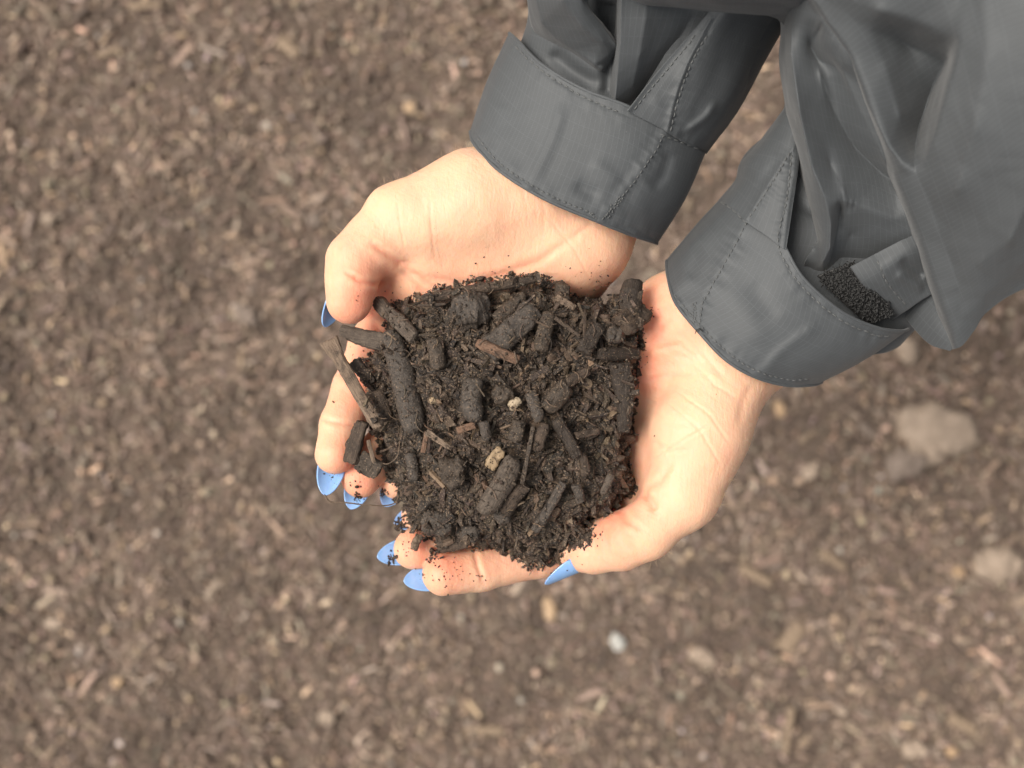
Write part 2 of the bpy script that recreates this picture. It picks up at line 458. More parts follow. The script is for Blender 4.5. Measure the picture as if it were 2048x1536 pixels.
def ground_things():
    pale = make_stone("pale_stone", (0.26, 0.198, 0.148), (0.36, 0.28, 0.215)); grey = make_stone("grey_stone", (0.15, 0.115, 0.09), (0.22, 0.17, 0.14))
    white = make_stone("white_pebble", (0.34, 0.33, 0.30), (0.48, 0.47, 0.44)); tan = make_stone("tan_pebble", (0.36, 0.24, 0.14), (0.46, 0.33, 0.21))
    woodl = make_wood("pale_ground_wood", (0.20, 0.145, 0.10), (0.32, 0.235, 0.16), grimy=0.0)
    G = [  # px, py, length px, width px, angle, kind, material, label, category
        (1868, 858, 150, 92, 8, 'stone', pale, "large pale flat stone on the mulch right of the hands", "stone"),
        (1846, 905, 62, 74, 80, 'stone', pale, "pale stub of stone jutting below the large flat stone", "stone"),
        (1806, 926, 80, 62, 160, 'stone', grey, "dull brown stone just below the large pale stone", "stone"),
        (1990, 1126, 98, 66, 5, 'stone', pale, "smooth pale stone by the right edge of the mulch", "stone"),
        (1233, 1280, 36, 26, 60, 'stone', white, "bright white pebble on the mulch below the hands", "pebble"),
        (1100, 1217, 52, 24, 78, 'stone', tan, "amber pebble on the mulch just below the thumb", "pebble"),
        (1683, 1420, 24, 18, 30, 'stone', pale, "small cream pebble low on the right of the mulch", "pebble"),
        (1868, 1503, 26, 20, 0, 'stone', grey, "dull grey pebble at the bottom right of the mulch", "pebble"),
        (1904, 1502, 22, 20, 0, 'stone', tan, "round yellow pebble at the bottom right of the mulch", "pebble"),
        (1828, 1498, 52, 34, 10, 'stone', pale, "blunt tan stone at the bottom right beside small pebbles", "stone"),
        (1919, 1144, 22, 20, 0, 'stone', tan, "round orange pebble beside the smooth pale stone", "pebble"),
        (1620, 945, 36, 32, 20, 'stone', pale, "round pale pebble on mulch right of the lower hand", "pebble"),
        (1736, 860, 48, 22, 35, 'stone', grey, "grey oblong stone left of the large pale stone", "stone"),
        (1810, 702, 50, 42, 60, 'stone', pale, "pale stone on mulch just below the sleeve hem", "stone"),
        (1558, 818, 30, 24, 60, 'stone', tan, "tan pebble on mulch just below the lower cuff", "pebble"),
        (630, 441, 30, 30, 0, 'stone', grey, "round mauve pebble left of the upper thumb knuckle", "pebble"),
        (820, 219, 24, 24, 0, 'stone', tan, "round yellow pebble above the upper hand", "pebble"),
        (497, 631, 44, 36, 40, 'stone', grey, "greyish stone left of the blue thumbnail", "stone"),
        (98, 437, 28, 26, 0, 'stone', pale, "cream pebble near the left edge of the mulch", "pebble"),
        (653, 1436, 34, 30, 0, 'stone', pale, "cream pebble at the bottom of the mulch", "pebble"),
        (232, 1366, 22, 20, 0, 'stone', tan, "tiny yellow pebble at the bottom left", "pebble"),
        (106, 1247, 34, 22, 10, 'stone', pale, "oblong pale pebble by the left edge low down", "pebble"),
        (1402, 1312, 54, 30, 20, 'stone', pale, "rounded pale stone on mulch below the lower hand", "stone"),
        (1586, 1275, 66, 38, -55, 'chip', woodl, "broad tan wood chip lying on the lower right mulch", "wood chip"),
        (1571, 1455, 96, 15, 98, 'chip', woodl, "long thin tan splinter on the lower right mulch", "wood splinter"),
        (1510, 1150, 72, 22, 28, 'chip', woodl, "slanting tan wood chip below the lower thumb knuckle", "wood chip"),
        (1920, 1445, 62, 26, 30, 'chip', woodl, "pale wood chip near the bottom right corner", "wood chip"),
        (1665, 1120, 60, 18, 35, 'chip', woodl, "pale wood chip left of the smooth pale stone", "wood chip"),
        (968, 1460, 80, 24, 3, 'chip', woodl, "flat grey-brown wood chip at the bottom centre", "wood chip"),
        (290, 12, 66, 14, -3, 'chip', woodl, "tan splinter at the top left edge", "wood splinter"),
        (215, 104, 50, 14, -18, 'chip', woodl, "pale splinter near the top left corner", "wood splinter"),
        (580, 100, 50, 28, 40, 'chip', woodl, "broad pale wood chip on the mulch at the top", "wood chip"),
    ]
    s = (D + HZ) / F
    for k, (px, py, L, W, a, kind, mt, lab, cat) in enumerate(G):
        x, y = (px - 1024) * s, -(py - 768) * s; L *= s; W *= s
        if kind == 'stone': o = lump("stone" if cat == "stone" else "pebble", L, W, min(W * .6, 18), mt, p=2.4, q=2.3, amp=0.24, fine=0.015, seed=k + .5, nu=24, nv=22)
        else: o = lump("wood_splinter" if "splinter" in cat else "wood_chip", L, W, W * .35, mt, p=7, q=5, amp=0.08, fine=0.01, seed=k + .5, taper=.2, nu=18, nv=16)
        z = float(ground_h(np.array([x]), np.array([y]))[0]) + (W * .22 if kind == 'stone' else 5)
        orient(o, (x, y, z), (math.cos(math.radians(-a)), math.sin(math.radians(-a)), 0))
        tag(o, lab, cat, {'stone': 'stones lying on the mulch', 'pebble': 'pebbles lying on the mulch', 'wood chip': 'large wood chips on the mulch', 'wood splinter': 'long splinters on the mulch'}[cat])
make_ground(); make_mulch(); ground_things()
# ================================================================ HANDS (signed distance field, meshed)
def cone_sdf(p, a, b, ra, rb):
    d = b - a; L2 = d @ d + 1e-9
    t = np.clip(((p - a) @ d) / L2, 0, 1)
    return np.linalg.norm(p - a - t[..., None] * d, axis=-1) - (ra + (rb - ra) * t)

def smin(a, b, k):
    h = np.clip(0.5 + 0.5 * (b - a) / k, 0, 1)
    return b * (1 - h) + a * h - k * h * (1 - h)

def chain_sdf(p, pts, k):
    out = None
    for (x1, y1, z1, r1), (x2, y2, z2, r2) in zip(pts[:-1], pts[1:]):
        d = cone_sdf(p, P(x1, y1, z1), P(x2, y2, z2), r1, r2)
        out = d if out is None else smin(out, d, k)
    return out

def hand_sdf(p, H):
    palm = None
    for ch in H['palm']:
        d = chain_sdf(p, ch, H['pk']); palm = d if palm is None else smin(palm, d, H['pk'])
    out = palm
    for ch, kf, kp in H['fingers']:
        out = np.minimum(out, smin(palm, chain_sdf(p, ch, kf), kp))
    return out

def surface_nets(vol, o, h):
    s = vol < 0; nx, ny, nz = vol.shape
    cnt = np.zeros((nx - 1, ny - 1, nz - 1), np.int8)
    for a in (0, 1):
        for b in (0, 1):
            for c in (0, 1): cnt += s[a:nx - 1 + a, b:ny - 1 + b, c:nz - 1 + c]
    act = (cnt > 0) & (cnt < 8); idx = np.argwhere(act)
    vid = np.full(act.shape, -1, np.int64); vid[act] = np.arange(len(idx))
    acc = np.zeros((len(idx), 3)); n = np.zeros(len(idx))
    cs = [(a, b, c) for a in (0, 1) for b in (0, 1) for c in (0, 1)]
    for a in cs:
        for ax in range(3):
            if a[ax]: continue
            b = list(a); b[ax] = 1
            va = vol[idx[:, 0] + a[0], idx[:, 1] + a[1], idx[:, 2] + a[2]]; vb = vol[idx[:, 0] + b[0], idx[:, 1] + b[1], idx[:, 2] + b[2]]
            m = (va < 0) != (vb < 0); t = np.where(m, va / np.where(m, va - vb, 1), 0)
            q = np.tile(np.array(a, float), (len(idx), 1)); q[:, ax] += t
            acc += q * m[:, None]; n += m
    verts = o + h * (idx + acc / n[:, None])
    faces = []
    for ax in range(3):
        u, w = [(1, 2), (2, 0), (0, 1)][ax]
        lo = [slice(1, None)] * 3; hi = [slice(1, None)] * 3
        sh = list(vol.shape)
        A = s.take(range(0, sh[ax] - 1), ax); B = s.take(range(1, sh[ax]), ax)
        e = np.argwhere(A != B)
        e = e[(e[:, u] > 0) & (e[:, w] > 0) & (e[:, u] < sh[u] - 1) & (e[:, w] < sh[w] - 1)]
        sg = A[e[:, 0], e[:, 1], e[:, 2]]
        def cell(du, dw):
            c = e.copy(); c[:, u] += du; c[:, w] += dw; return vid[c[:, 0], c[:, 1], c[:, 2]]
        f = np.stack([cell(-1, -1), cell(0, -1), cell(0, 0), cell(-1, 0)], -1)
        f = np.where(sg[:, None], f, f[:, ::-1]); faces.append(f)
    return verts, np.concatenate(faces)

# right hand (upper in the photo): px, py, z mm, radius mm
RH = dict(pk=9.0, palm=[
    [(1300, 30, -34, 14), (1190, 200, -34, 16), (1125, 310, -25, 19), (1062, 392, -20, 22.5)],
    [(1380, 110, -40, 14), (1290, 270, -36, 17), (1165, 478, -24, 19.5)],
    [(1062, 398, -20, 23), (950, 412, -15, 21.5), (848, 448, -11, 17)],
    [(1165, 490, -24, 18), (1080, 570, -36, 15), (985, 800, -58, 13)],
    [(1100, 470, -30, 18), (960, 560, -36, 15), (800, 622, -38, 13)],
    [(1120, 520, -38, 16), (870, 720, -52, 13)],
    [(1150, 540, -40, 15), (930, 780, -58, 12)],
    [(850, 495, -23, 15), (788, 585, -31, 14)],
    [(1100, 500, -24, 19.5), (880, 535, -25.5, 19.5)]],
    fingers=[
    ([(900, 395, -12, 13), (790, 430, -9, 11.8), (748, 490, -9, 12.6), (708, 522, -5, 10.6), (703, 562, -3, 9.8), (698, 602, -3, 9.3)], 4.0, 7.0),       # thumb
    ([(797, 630, -37, 12.5), (748, 690, -36, 10.6), (712, 775, -31, 9.6), (684, 850, -23, 9.0), (670, 908, -15, 8.4)], 2.5, 6.0),   # index
    ([(870, 720, -52, 11), (820, 830, -46, 9.5), (760, 905, -34, 9.0), (722, 955, -24, 8.5)], 2.5, 5.0),
    ([(930, 780, -58, 10.5), (880, 880, -52, 9), (830, 930, -42, 8.6), (797, 962, -33, 8.0)], 2.5, 5.0),
    ([(985, 800, -58, 10), (940, 900, -56, 8.5), (890, 960, -50, 7.6)], 2.5, 5.0)])
LH = dict(pk=9.0, palm=[
    [(1700, 370, -44, 14), (1560, 490, -38, 15), (1450, 585, -27, 17.5), (1382, 640, -23, 19)],
    [(1760, 480, -44, 14), (1620, 600, -38, 15), (1520, 690, -26, 17.5), (1440, 752, -21, 19)],
    [(1382, 640, -21, 19), (1345, 650, -24, 18)],
    [(1440, 760, -18, 18.5), (1400, 860, -14, 19), (1368, 960, -12, 16)],
    [(1352, 640, -26, 19), (1310, 760, -34, 17), (1180, 830, -56, 13)],
    [(1400, 760, -30, 18), (1330, 900, -34, 16), (1262, 1030, -42, 12)],
    [(1360, 760, -40, 16), (1220, 960, -54, 13)],
    [(1360, 740, -42, 16), (1200, 890, -58, 12)],
    [(1340, 960, -26, 13), (1290, 1020, -36, 11)]],
    fingers=[
    ([(1385, 935, -13, 13.5), (1366, 1000, -9, 12.2), (1290, 1062, -10, 11.4), (1242, 1082, -15, 11.4), (1190, 1094, -22, 10.4), (1152, 1098, -27, 9.5)], 4.0, 7.0),
    ([(1262, 1030, -42, 11.5), (1080, 1108, -38, 9.8), (962, 1138, -29, 9.2), (887, 1149, -22, 8.9)], 2.5, 6.0),
    ([(1220, 960, -54, 11), (1060, 1050, -50, 9.5), (915, 1092, -38, 9.0), (829, 1097, -28, 8.8)], 2.5, 5.0),
    ([(1200, 890, -58, 10.5), (1040, 985, -56, 9), (900, 1025, -44, 8.6), (840, 1030, -36, 8.0)], 2.5, 5.0),
    ([(1180, 830, -56, 10), (1060, 900, -60, 8.5), (960, 930, -54, 7.6)], 2.5, 5.0)])
# creases (polyline px, depth mm, width px); negative depth raises
CR_R = [([(700, 553), (723, 563), (752, 569), (775, 560)], .7, 5), ([(743, 488), (778, 512), (800, 526), (815, 530)], .8, 6),
        ([(800, 528), (850, 556), (930, 568), (1000, 552), (1079, 522), (1147, 474)], .45, 8), ([(690, 545), (715, 556)], .4, 4),
        ([(805, 540), (835, 575), (850, 600)], .5, 6), ([(815, 538), (850, 565), (900, 590)], .5, 5), ([(1147, 474), (1185, 445)], .3, 6),
        ([(1020, 330), (1050, 395), (1060, 450)], .12, 5), ([(1075, 360), (1090, 420), (1085, 470)], .10, 4), ([(1010, 548), (1060, 560), (1110, 552)], .3, 5), ([(860, 400), (862, 450), (870, 520)], .14, 3), ([(795, 400), (800, 450), (810, 500)], .14, 3), ([(1100, 440), (1150, 500), (1180, 560)], .14, 3),
        ([(720, 645), (745, 628), (762, 600), (790, 560)], .5, 6), ([(745, 640), (760, 665), (785, 690)], .8, 6),
        ([(668, 742), (700, 760), (735, 772)], .35, 5), ([(642, 838), (680, 846), (715, 850)], .45, 5)]
CR_L = [([(1284, 985), (1300, 1000), (1312, 1022)], 1.1, 8), ([(1284, 985), (1320, 962), (1345, 925)], .6, 8), ([(1238, 1010), (1250, 1040), (1285, 1062)], .6, 7),
        ([(1505, 770), (1488, 800), (1478, 850)], .35, 8), ([(1335, 700), (1380, 720), (1430, 770), (1478, 800)], .2, 5), ([(1300, 700), (1360, 690), (1420, 740)], .3, 6),
        ([(1290, 760), (1340, 750), (1390, 748)], .25, 5), ([(1350, 660), (1400, 700), (1450, 760)], .3, 6), ([(1340, 640), (1300, 690), (1280, 740)], .4, 8),
        ([(1210, 1048), (1215, 1085), (1225, 1110)], .4, 6), ([(948, 1100), (955, 1130), (968, 1168)], .5, 5), ([(1060, 1080), (1068, 1110), (1078, 1145)], .3, 5),
        ([(1300, 880), (1340, 900), (1380, 900)], .25, 4), ([(1300, 920), (1350, 890), (1420, 850)], .2, 3), ([(1330, 800), (1400, 860), (1440, 930)], .22, 3), ([(1350, 780), (1420, 830), (1460, 890)], .2, 3), ([(1290, 820), (1350, 850), (1400, 850)], .2, 6)]

def build_hand(H, creases):
    allp = np.concatenate([P(*np.array(ch)[:, :3].T) for ch in H['palm']] + [P(*np.array(f[0])[:, :3].T) for f in H['fingers']])
    lo = allp.min(0) - 27; hi = allp.max(0) + 27; h = 1.6
    ax = [np.arange(lo[k], hi[k], h) for k in range(3)]
    vol = np.empty([len(a) for a in ax])
    for i in range(0, len(ax[0]), 24):
        g = np.stack(np.meshgrid(ax[0][i:i + 24], ax[1], ax[2], indexing='ij'), -1); vol[i:i + 24] = hand_sdf(g, H)
    v, f = surface_nets(vol, lo, h)
    o = mesh_np("tmp", v, f, None, mm=False)
    md = o.modifiers.new("s", 'SUBSURF'); md.levels = 2; md.subdivision_type = 'CATMULL_CLARK'
    dg = bpy.context.evaluated_depsgraph_get(); me = bpy.data.meshes.new_from_object(o.evaluated_get(dg))
    v = np.empty(len(me.vertices) * 3, np.float32); me.vertices.foreach_get("co", v); v = v.reshape(-1, 3).astype(float)
    f = np.empty(len(me.loops), np.int32); me.loops.foreach_get("vertex_index", f); f = f.reshape(-1, 4)
    bpy.data.objects.remove(o)
    for it in range(2):
        d0 = hand_sdf(v, H); e = 0.4; g = np.empty_like(v)
        for k in range(3):
            q = v.copy(); q[:, k] += e; g[:, k] = (hand_sdf(q, H) - d0) / e
        g /= np.linalg.norm(g, axis=1)[:, None] + 1e-9
        v -= g * (np.clip(d0, -1, 1) * .9)[:, None]
    px, py = topx(v); up = np.clip(g[:, 2] * 2 + .3, 0, 1); dep = np.zeros(len(v)); 
    for pl, dd, w in creases:
        dist, side, t = polydist_t(px, py, pl)
        fade = np.clip(np.minimum(t, 1 - t) * 5 + .25, 0, 1)
        dep += dd * np.exp(-(dist / w) ** 2) * fade - dd * .35 * np.exp(-((dist - 2.2 * w) / (1.3 * w)) ** 2) * fade
    v -= g * (dep * up)[:, None]
    v += g * (0.30 * fbm(v / 16, 2) + 0.05 * fbm(v / 3.2, 2))[:, None]
    v += g * (0.05 * pnoise(np.stack([(v[:, 0] * .6 + v[:, 1]) * 1.1, (v[:, 0] - v[:, 1] * .6) * .12, v[:, 2] * .1], -1)))[:, None]
    return v, f, g, dep

def tip_red(v, tips):
    r = np.zeros(len(v))
    for x, y, z, rad in tips: r = np.maximum(r, np.exp(-(np.linalg.norm(v - P(x, y, z), axis=1) / rad) ** 2))
    return r

person = empty("person", (0.55, 0.55, 0.0))
tag(person, "person in a dark grey rain jacket holding compost in two cupped hands with blue nails", "person")
vr, fr, gr_, dr = build_hand(RH, CR_R)
vl, fl, gl_, dl = build_hand(LH, CR_L)
vv = np.concatenate([vr, vl]); ff = np.concatenate([fr, fl + len(vr)]); dep = np.concatenate([dr, dl])
red = tip_red(vv, [(720, 610, 0, 13), (730, 570, -5, 14), (790, 610, -28, 16), (722, 960, -20, 9), (700, 920, -12, 9), (760, 690, -28, 14), (1220, 1050, -5, 14), (1190, 1085, 0, 12), (830, 1090, -22, 9), (890, 1120, -18, 12), (760, 780, -28, 20), (1290, 640, -10, 16), (1280, 740, -12, 14)])
pxv, pyv = topx(vv)
RIM = [(745, 600), (800, 590), (890, 570), (1010, 552), (1130, 580), (1240, 590), (1290, 640), (1276, 720), (1264, 830), (1262, 930), (1275, 985), (1230, 1040), (1190, 1090), (1100, 1130), (960, 1100), (850, 1080), (790, 985), (750, 860), (735, 760), (745, 690), (745, 600)]
red = np.maximum(red, (.38) * np.exp(-(polydist(pxv, pyv, RIM) / 45) ** 2))
red = np.clip(red * 1.15 + np.clip(dep, 0, 1) * .5 + .20 * fbm(vv / 9, 3), 0, 1)[:, None]  # pink fingertips, plus red shading painted along the soil edge and creases
cols = (1 - red) * np.array([0.76, 0.470, 0.312]) + red * np.array([0.77, 0.30, 0.19])
body = mesh_np("body", vv, ff, M_skin, True, None, cols)
tag(body, "fair cupped hands with fine creases and scattered soil specks")
keep_parent(body, person)

def nail(c, tip, dors, r, w, back=6.0, curve=1.5, label=None):
    c = P(*c); tip = P(*tip); t = tip - c; L = np.linalg.norm(t); t /= L
    dn = P(1024 + dors[0], 768 + dors[1], dors[2]) - P(1024, 768, 0); dn -= t * (dn @ t); dn /= np.linalg.norm(dn); b = np.cross(t, dn)
    nu, nv = 25, 40; U, Vv = np.meshgrid(np.linspace(-1, 1, nu), np.linspace(0, 1, nv), indexing='ij')
    Lt = L + back; e = np.clip((Vv - .40) / .60, 0, 1)
    wv = w * (1 - e ** 1.9) ** .66 * (0.9 + .1 * np.clip(Vv * 4, 0, 1)) + .15
    R = r * .92
    base = c + dn * (r * .93) - t * back
    a = U * wv / R
    out = base + t * (Lt * Vv)[..., None] + b * (R * np.sin(a))[..., None] + dn * (R * (np.cos(a) - 1) - curve * Vv ** 2 - .6 * (1 - np.clip(Vv * 3, 0, 1)))[..., None]
    I, J = np.meshgrid(np.arange(nu - 1), np.arange(nv - 1), indexing='ij')
    top = out.reshape(-1, 3)
    # outward shell: inner face + outer face + rim
    n2 = (b * (np.sin(a))[..., None] + dn * (np.cos(a))[..., None]).reshape(-1, 3)
    V2 = np.concatenate([top, top + n2 * .55]); k = nu * nv
    q = np.stack([I * nv + J, (I + 1) * nv + J, (I + 1) * nv + J + 1, I * nv + J + 1], -1).reshape(-1, 4)
    F_ = [q, q[:, ::-1] + k]
    def rim(ids):
        ids = np.array(ids); return np.stack([ids[:-1], ids[1:], ids[1:] + k, ids[:-1] + k], -1)
    F_ += [rim([i for i in range(nv)]), rim([(nu - 1) * nv + i for i in range(nv)][::-1]), rim([i * nv for i in range(nu)][::-1]), rim([i * nv + nv - 1 for i in range(nu)])]
    o = mesh_np("fingernail", V2, np.concatenate(F_), M_nail, True)
    keep_parent(o, body); return o
# centre of the fingertip ball, nail tip before the dorsal offset, dorsal direction in px/px/mm, radius, half width
nail((698, 602, -3), (672, 664, -3), (-60, 6, -6), 9.3, 6.6, back=8, curve=2.5)
nail((670, 908, -15), (653, 978, -7), (-16, 30, -12), 8.4, 6.0, curve=1.2)
nail((722, 955, -24), (702, 1010, -19), (-14, 30, -13), 8.5, 5.8, curve=1.2)
nail((797, 962, -33), (774, 1004, -28), (-20, 26, -13), 8.0, 5.6, curve=1.2)
nail((1152, 1098, -27), (1074, 1132, -26), (8, 44, 6), 9.9, 7.8, back=13, curve=.6)
nail((887, 1149, -22), (814, 1160, -17), (-18, 16, -13), 8.9, 6.0, curve=1.2)
nail((829, 1097, -28), (760, 1111, -23), (-18, 16, -13), 8.8, 5.8, curve=1.2)
nail((840, 1030, -36), (792, 1044, -33), (-12, 14, -13), 8.0, 5.4, curve=1.2)
# ================================================================ JACKET SLEEVES
def relax(p, su, sv, it=160, keep=.012, bend=.25, seed=0.0, amp=.5):
    """let a pinned cloth grid with a little too much material buckle into wrinkles (position based)"""
    p0 = p.copy(); nu, nv = p.shape[:2]; q = p / 18 + seed
    n = np.cross(np.gradient(p, axis=0), np.gradient(p, axis=1)); n /= np.linalg.norm(n, axis=-1, keepdims=True) + 1e-9
    p = p + n * (amp * fbm(q, 3))[..., None]
    fu = 1 + su * np.clip(.5 + 1.1 * pnoise(p0 / 40 + seed + 5), 0, 1.6); fv = 1 + sv * np.clip(.5 + 1.1 * pnoise(p0 / 40 + seed + 9), 0, 1.6)
    def L(a, b): return np.linalg.norm(a - b, axis=-1)
    sets = []
    def add(sa, sb, rest, k): sets.append((sa, sb, rest, k))
    S = slice
    def pairs(du, dv):
        for par in ((0, 1) if max(du, abs(dv)) == 1 else (0, 1, 2, 3)):
            st = 2 if max(du, abs(dv)) == 1 else 4
            if dv >= 0:
                if du: a = (S(par, nu - du, st), S(0, nv - dv)); b = (S(par + du, nu, st), S(dv, nv))
                else: a = (S(0, nu), S(par, nv - dv, st)); b = (S(0, nu), S(par + dv, nv, st))
            else: a = (S(par, nu - du, st), S(-dv, nv)); b = (S(par + du, nu, st), S(0, nv + dv))
            m0 = min(len(range(*a[0].indices(nu))), len(range(*b[0].indices(nu)))); m1 = min(len(range(*a[1].indices(nv))), len(range(*b[1].indices(nv))))
            yield a, b, m0, m1
    for du, dv, k in ((1, 0, 1.0), (0, 1, 1.0), (1, 1, .25), (1, -1, .25), (2, 0, bend), (0, 2, bend)):
        for a, b, m0, m1 in pairs(du, dv):
            A, B = p0[a][:m0, :m1], p0[b][:m0, :m1]; r = L(A, B)
            if du and dv: r = r * np.sqrt((fu[a][:m0, :m1] ** 2 + fv[a][:m0, :m1] ** 2) / 2)
            elif du: r = r * fu[a][:m0, :m1]
            else: r = r * fv[a][:m0, :m1]
            sets.append((a, b, m0, m1, r, k))
    w = np.ones((nu, nv, 1)); w[0] = w[-1] = 0; w[:, 0] = w[:, -1] = 0
    for k_ in range(it):
        for a, b, m0, m1, r, k in sets:
            A = p[a][:m0, :m1]; B = p[b][:m0, :m1]; d = B - A; l = np.linalg.norm(d, axis=-1); c = (.5 * k * (l - r) / (l + 1e-9))[..., None] * d
            A += c; B -= c
        p += (p0 - p) * keep
        p[0] = p0[0]; p[-1] = p0[-1]; p[:, 0] = p0[:, 0]; p[:, -1] = p0[:, -1]
    return p

def blur2(a, n):
    for _ in range(n):
        b = np.pad(a, 1, mode='edge'); a = (b[:-2, 1:-1] + b[2:, 1:-1] + b[1:-1, :-2] + b[1:-1, 2:] + 4 * a) / 8
    return a

def tin_height(X, Y, lines, Z0):
    """piecewise flat height field through fold lines given as (px, py, z): cloth falls in flat planes between its folds"""
    from mathutils.geometry import delaunay_2d_cdt
    pts, ed = [], []
    for ln in lines:
        for k, q in enumerate(ln):
            pts.append(q)
            if k: ed.append((len(pts) - 2, len(pts) - 1))
    r = delaunay_2d_cdt([Vector(q[:2]) for q in pts], ed, [], 0, 0.01)
    vo, fo, ov = r[0], r[2], r[3]
    zz = [np.mean([pts[i][2] for i in o]) if o else None for o in ov]
    for i, z in enumerate(zz):
        if z is None:
            d = [(vo[i] - vo[j]).length for j in range(len(vo)) if zz[j] is not None and ov[j]]
            js = [j for j in range(len(vo)) if ov[j]]; js.sort(key=lambda j: (vo[i] - vo[j]).length); zz[i] = (zz[js[0]] + zz[js[1]]) / 2
    Z = Z0.copy()
    for t in fo:
        (x1, y1), (x2, y2), (x3, y3) = [vo[i] for i in t]; den = (y2 - y3) * (x1 - x3) + (x3 - x2) * (y1 - y3)
        if abs(den) < 1e-6: continue
        a = ((y2 - y3) * (X - x3) + (x3 - x2) * (Y - y3)) / den; b = ((y3 - y1) * (X - x3) + (x1 - x3) * (Y - y3)) / den; c = 1 - a - b
        m = (a >= -1e-6) & (b >= -1e-6) & (c >= -1e-6); Z = np.where(m, a * zz[t[0]] + b * zz[t[1]] + c * zz[t[2]], Z)
    return Z

def sheet(name, rows, nu=110, nv=110, ridges=(), under=None, mat=None, thick=0.5, parent=None, wr=0.35, seed=0.0, closed_under=False, buckle=None, soft=5, keep=.012, tin=None, tblur=5, curl=None, pucker=()):
    """cloth panel: rows of (px,py,z) control points, splined both ways, with fold ridges
    ridge = (polyline px, height mm, width px, kind, fadeA, fadeB)"""
    R = np.array(rows, float)
    if closed_under:
        # continue every row round underneath so that the panel is a real tube
        e0, e1 = R[:, :1], R[:, -1:]
        mid = R[:, 1:-1][:, ::-1].copy(); ze = (e0[..., 2] + e1[..., 2]) / 2
        mid[..., 2] = ze - (mid[..., 2] - ze) * .9 - 6
        R = np.concatenate([R, mid, e0], 1)
    nu2, nv2 = nu, nv
    if buckle: nu, nv = nu // 2, nv // 2
    g = catmull(R, nu)                                   # along rows
    g = catmull(np.swapaxes(g, 0, 1), nv)                # across
    g = np.swapaxes(g, 0, 1)
    X, Y, Z = g[..., 0], g[..., 1], g[..., 2]
    topm = np.ones_like(Z)
    if closed_under:
        frac = (len(rows[0]) - 1) / (R.shape[1] - 1); topm = np.clip((frac - np.linspace(0, 1, nv)) * 30, 0, 1)[None] * np.ones_like(Z)
    DZ = 0 * Z
    if tin:
        Zt = tin_height(X, Y, tin, Z); cell = np.hypot(np.gradient(X, axis=0), np.gradient(Y, axis=0)) + np.hypot(np.gradient(X, axis=1), np.gradient(Y, axis=1))
        dl = np.min([polydist(X, Y, [q[:2] for q in ln]) for ln in tin if len(ln) > 1], axis=0)
        pin = dl < np.clip(cell * .42, 1.2, 6); pin[0] = pin[-1] = True; pin[:, 0] = pin[:, -1] = True
        Zs = Zt.copy()
        for _ in range(1500):      # taut cloth between the folds
            b = np.pad(Zs, 1, mode='edge'); Zs = np.where(pin, Zt, (b[:-2, 1:-1] + b[2:, 1:-1] + b[1:-1, :-2] + b[1:-1, 2:]) / 4)
        Z = blur2(.75 * Zs + .25 * Zt, tblur)
    if curl:
        for pl, dep_, w_ in curl: Z = Z - dep_ * np.exp(-(polydist(X, Y, catmull(np.c_[np.asarray(pl, float), np.zeros(len(pl))], 30)[:, :2]) / w_) ** 1.3)
    for rd in ridges:
        pl, hgt, w, kind = rd[:4]; pl = catmull(np.c_[np.asarray(pl, float), np.zeros(len(pl))], 14)[:, :2] if len(pl) > 2 else pl; fa, fb = (rd[4], rd[5]) if len(rd) > 5 else (.2, .2)
        d, s, t = polydist_t(X, Y, pl)
        fade = np.clip(t / max(fa, 1e-3), 0, 1) * np.clip((1 - t) / max(fb, 1e-3), 0, 1) if (fa or fb) else 1
        if fa == 0: fade = np.clip((1 - t) / max(fb, 1e-3), 0, 1)
        if fb == 0: fade = np.clip(t / max(fa, 1e-3), 0, 1)
        if fa == 0 and fb == 0: fade = 1.0
        fade = fade * fade * (3 - 2 * fade) if not np.isscalar(fade) else fade
        if kind == 'r': prof = np.exp(-(d / w) ** 2)
        elif kind == 's': prof = np.exp(-np.sqrt((d / w) ** 2 + .08) + .28)
        elif kind == 'L': prof = np.where(s > 0, np.exp(-(d / w) ** 2), np.exp(-(d / (w * .28)) ** 2))   # gentle on the s>0 side
        elif kind == 'R': prof = np.where(s < 0, np.exp(-(d / w) ** 2), np.exp(-(d / (w * .28)) ** 2))
        DZ = DZ + hgt * prof * fade * topm
    for pl in pucker:        # gathers where the cloth is pulled in by a seam
        pl = catmull(np.c_[np.asarray(pl, float), np.zeros(len(pl))], 24)[:, :2] if len(pl) > 2 else np.asarray(pl, float)
        d, s, t = polydist_t(X, Y, pl); arc = t * np.linalg.norm(np.diff(pl, axis=0), axis=1).sum()
        DZ = DZ + topm * (.75 * pnoise(np.stack([arc / 13, s * 3.3, 0 * arc + seed], -1)) * np.exp(-((d - 5) / 17) ** 2) - .30 * np.exp(-(d / 4) ** 2))
    Z = Z + blur2(DZ, soft if not pucker else 2)
    pp = P(X, Y, Z)
    if buckle: pp = relax(pp, buckle[0], buckle[1], seed=seed, keep=keep)
    if buckle: pp = np.swapaxes(catmull(np.swapaxes(catmull(pp, nu2), 0, 1), nv2), 0, 1)
    nu, nv = nu2, nv2; Z = pp[..., 2]
    du = np.linalg.norm(np.diff(pp, axis=0), axis=-1).mean(1); dv = np.linalg.norm(np.diff(pp, axis=1), axis=-1).mean(0)
    U = np.r_[0, np.cumsum(du)][:, None] + 0 * Z; Vv = np.r_[0, np.cumsum(dv)][None] + 0 * Z
    nrm = np.cross(np.gradient(pp, axis=0), np.gradient(pp, axis=1)); nrm /= np.linalg.norm(nrm, axis=-1, keepdims=True) + 1e-9
    if nrm[nu // 2, min(nv // 4, nv - 1), 2] < 0: nrm = -nrm; flip = True
    else: flip = False
    q = pp / 14 + seed
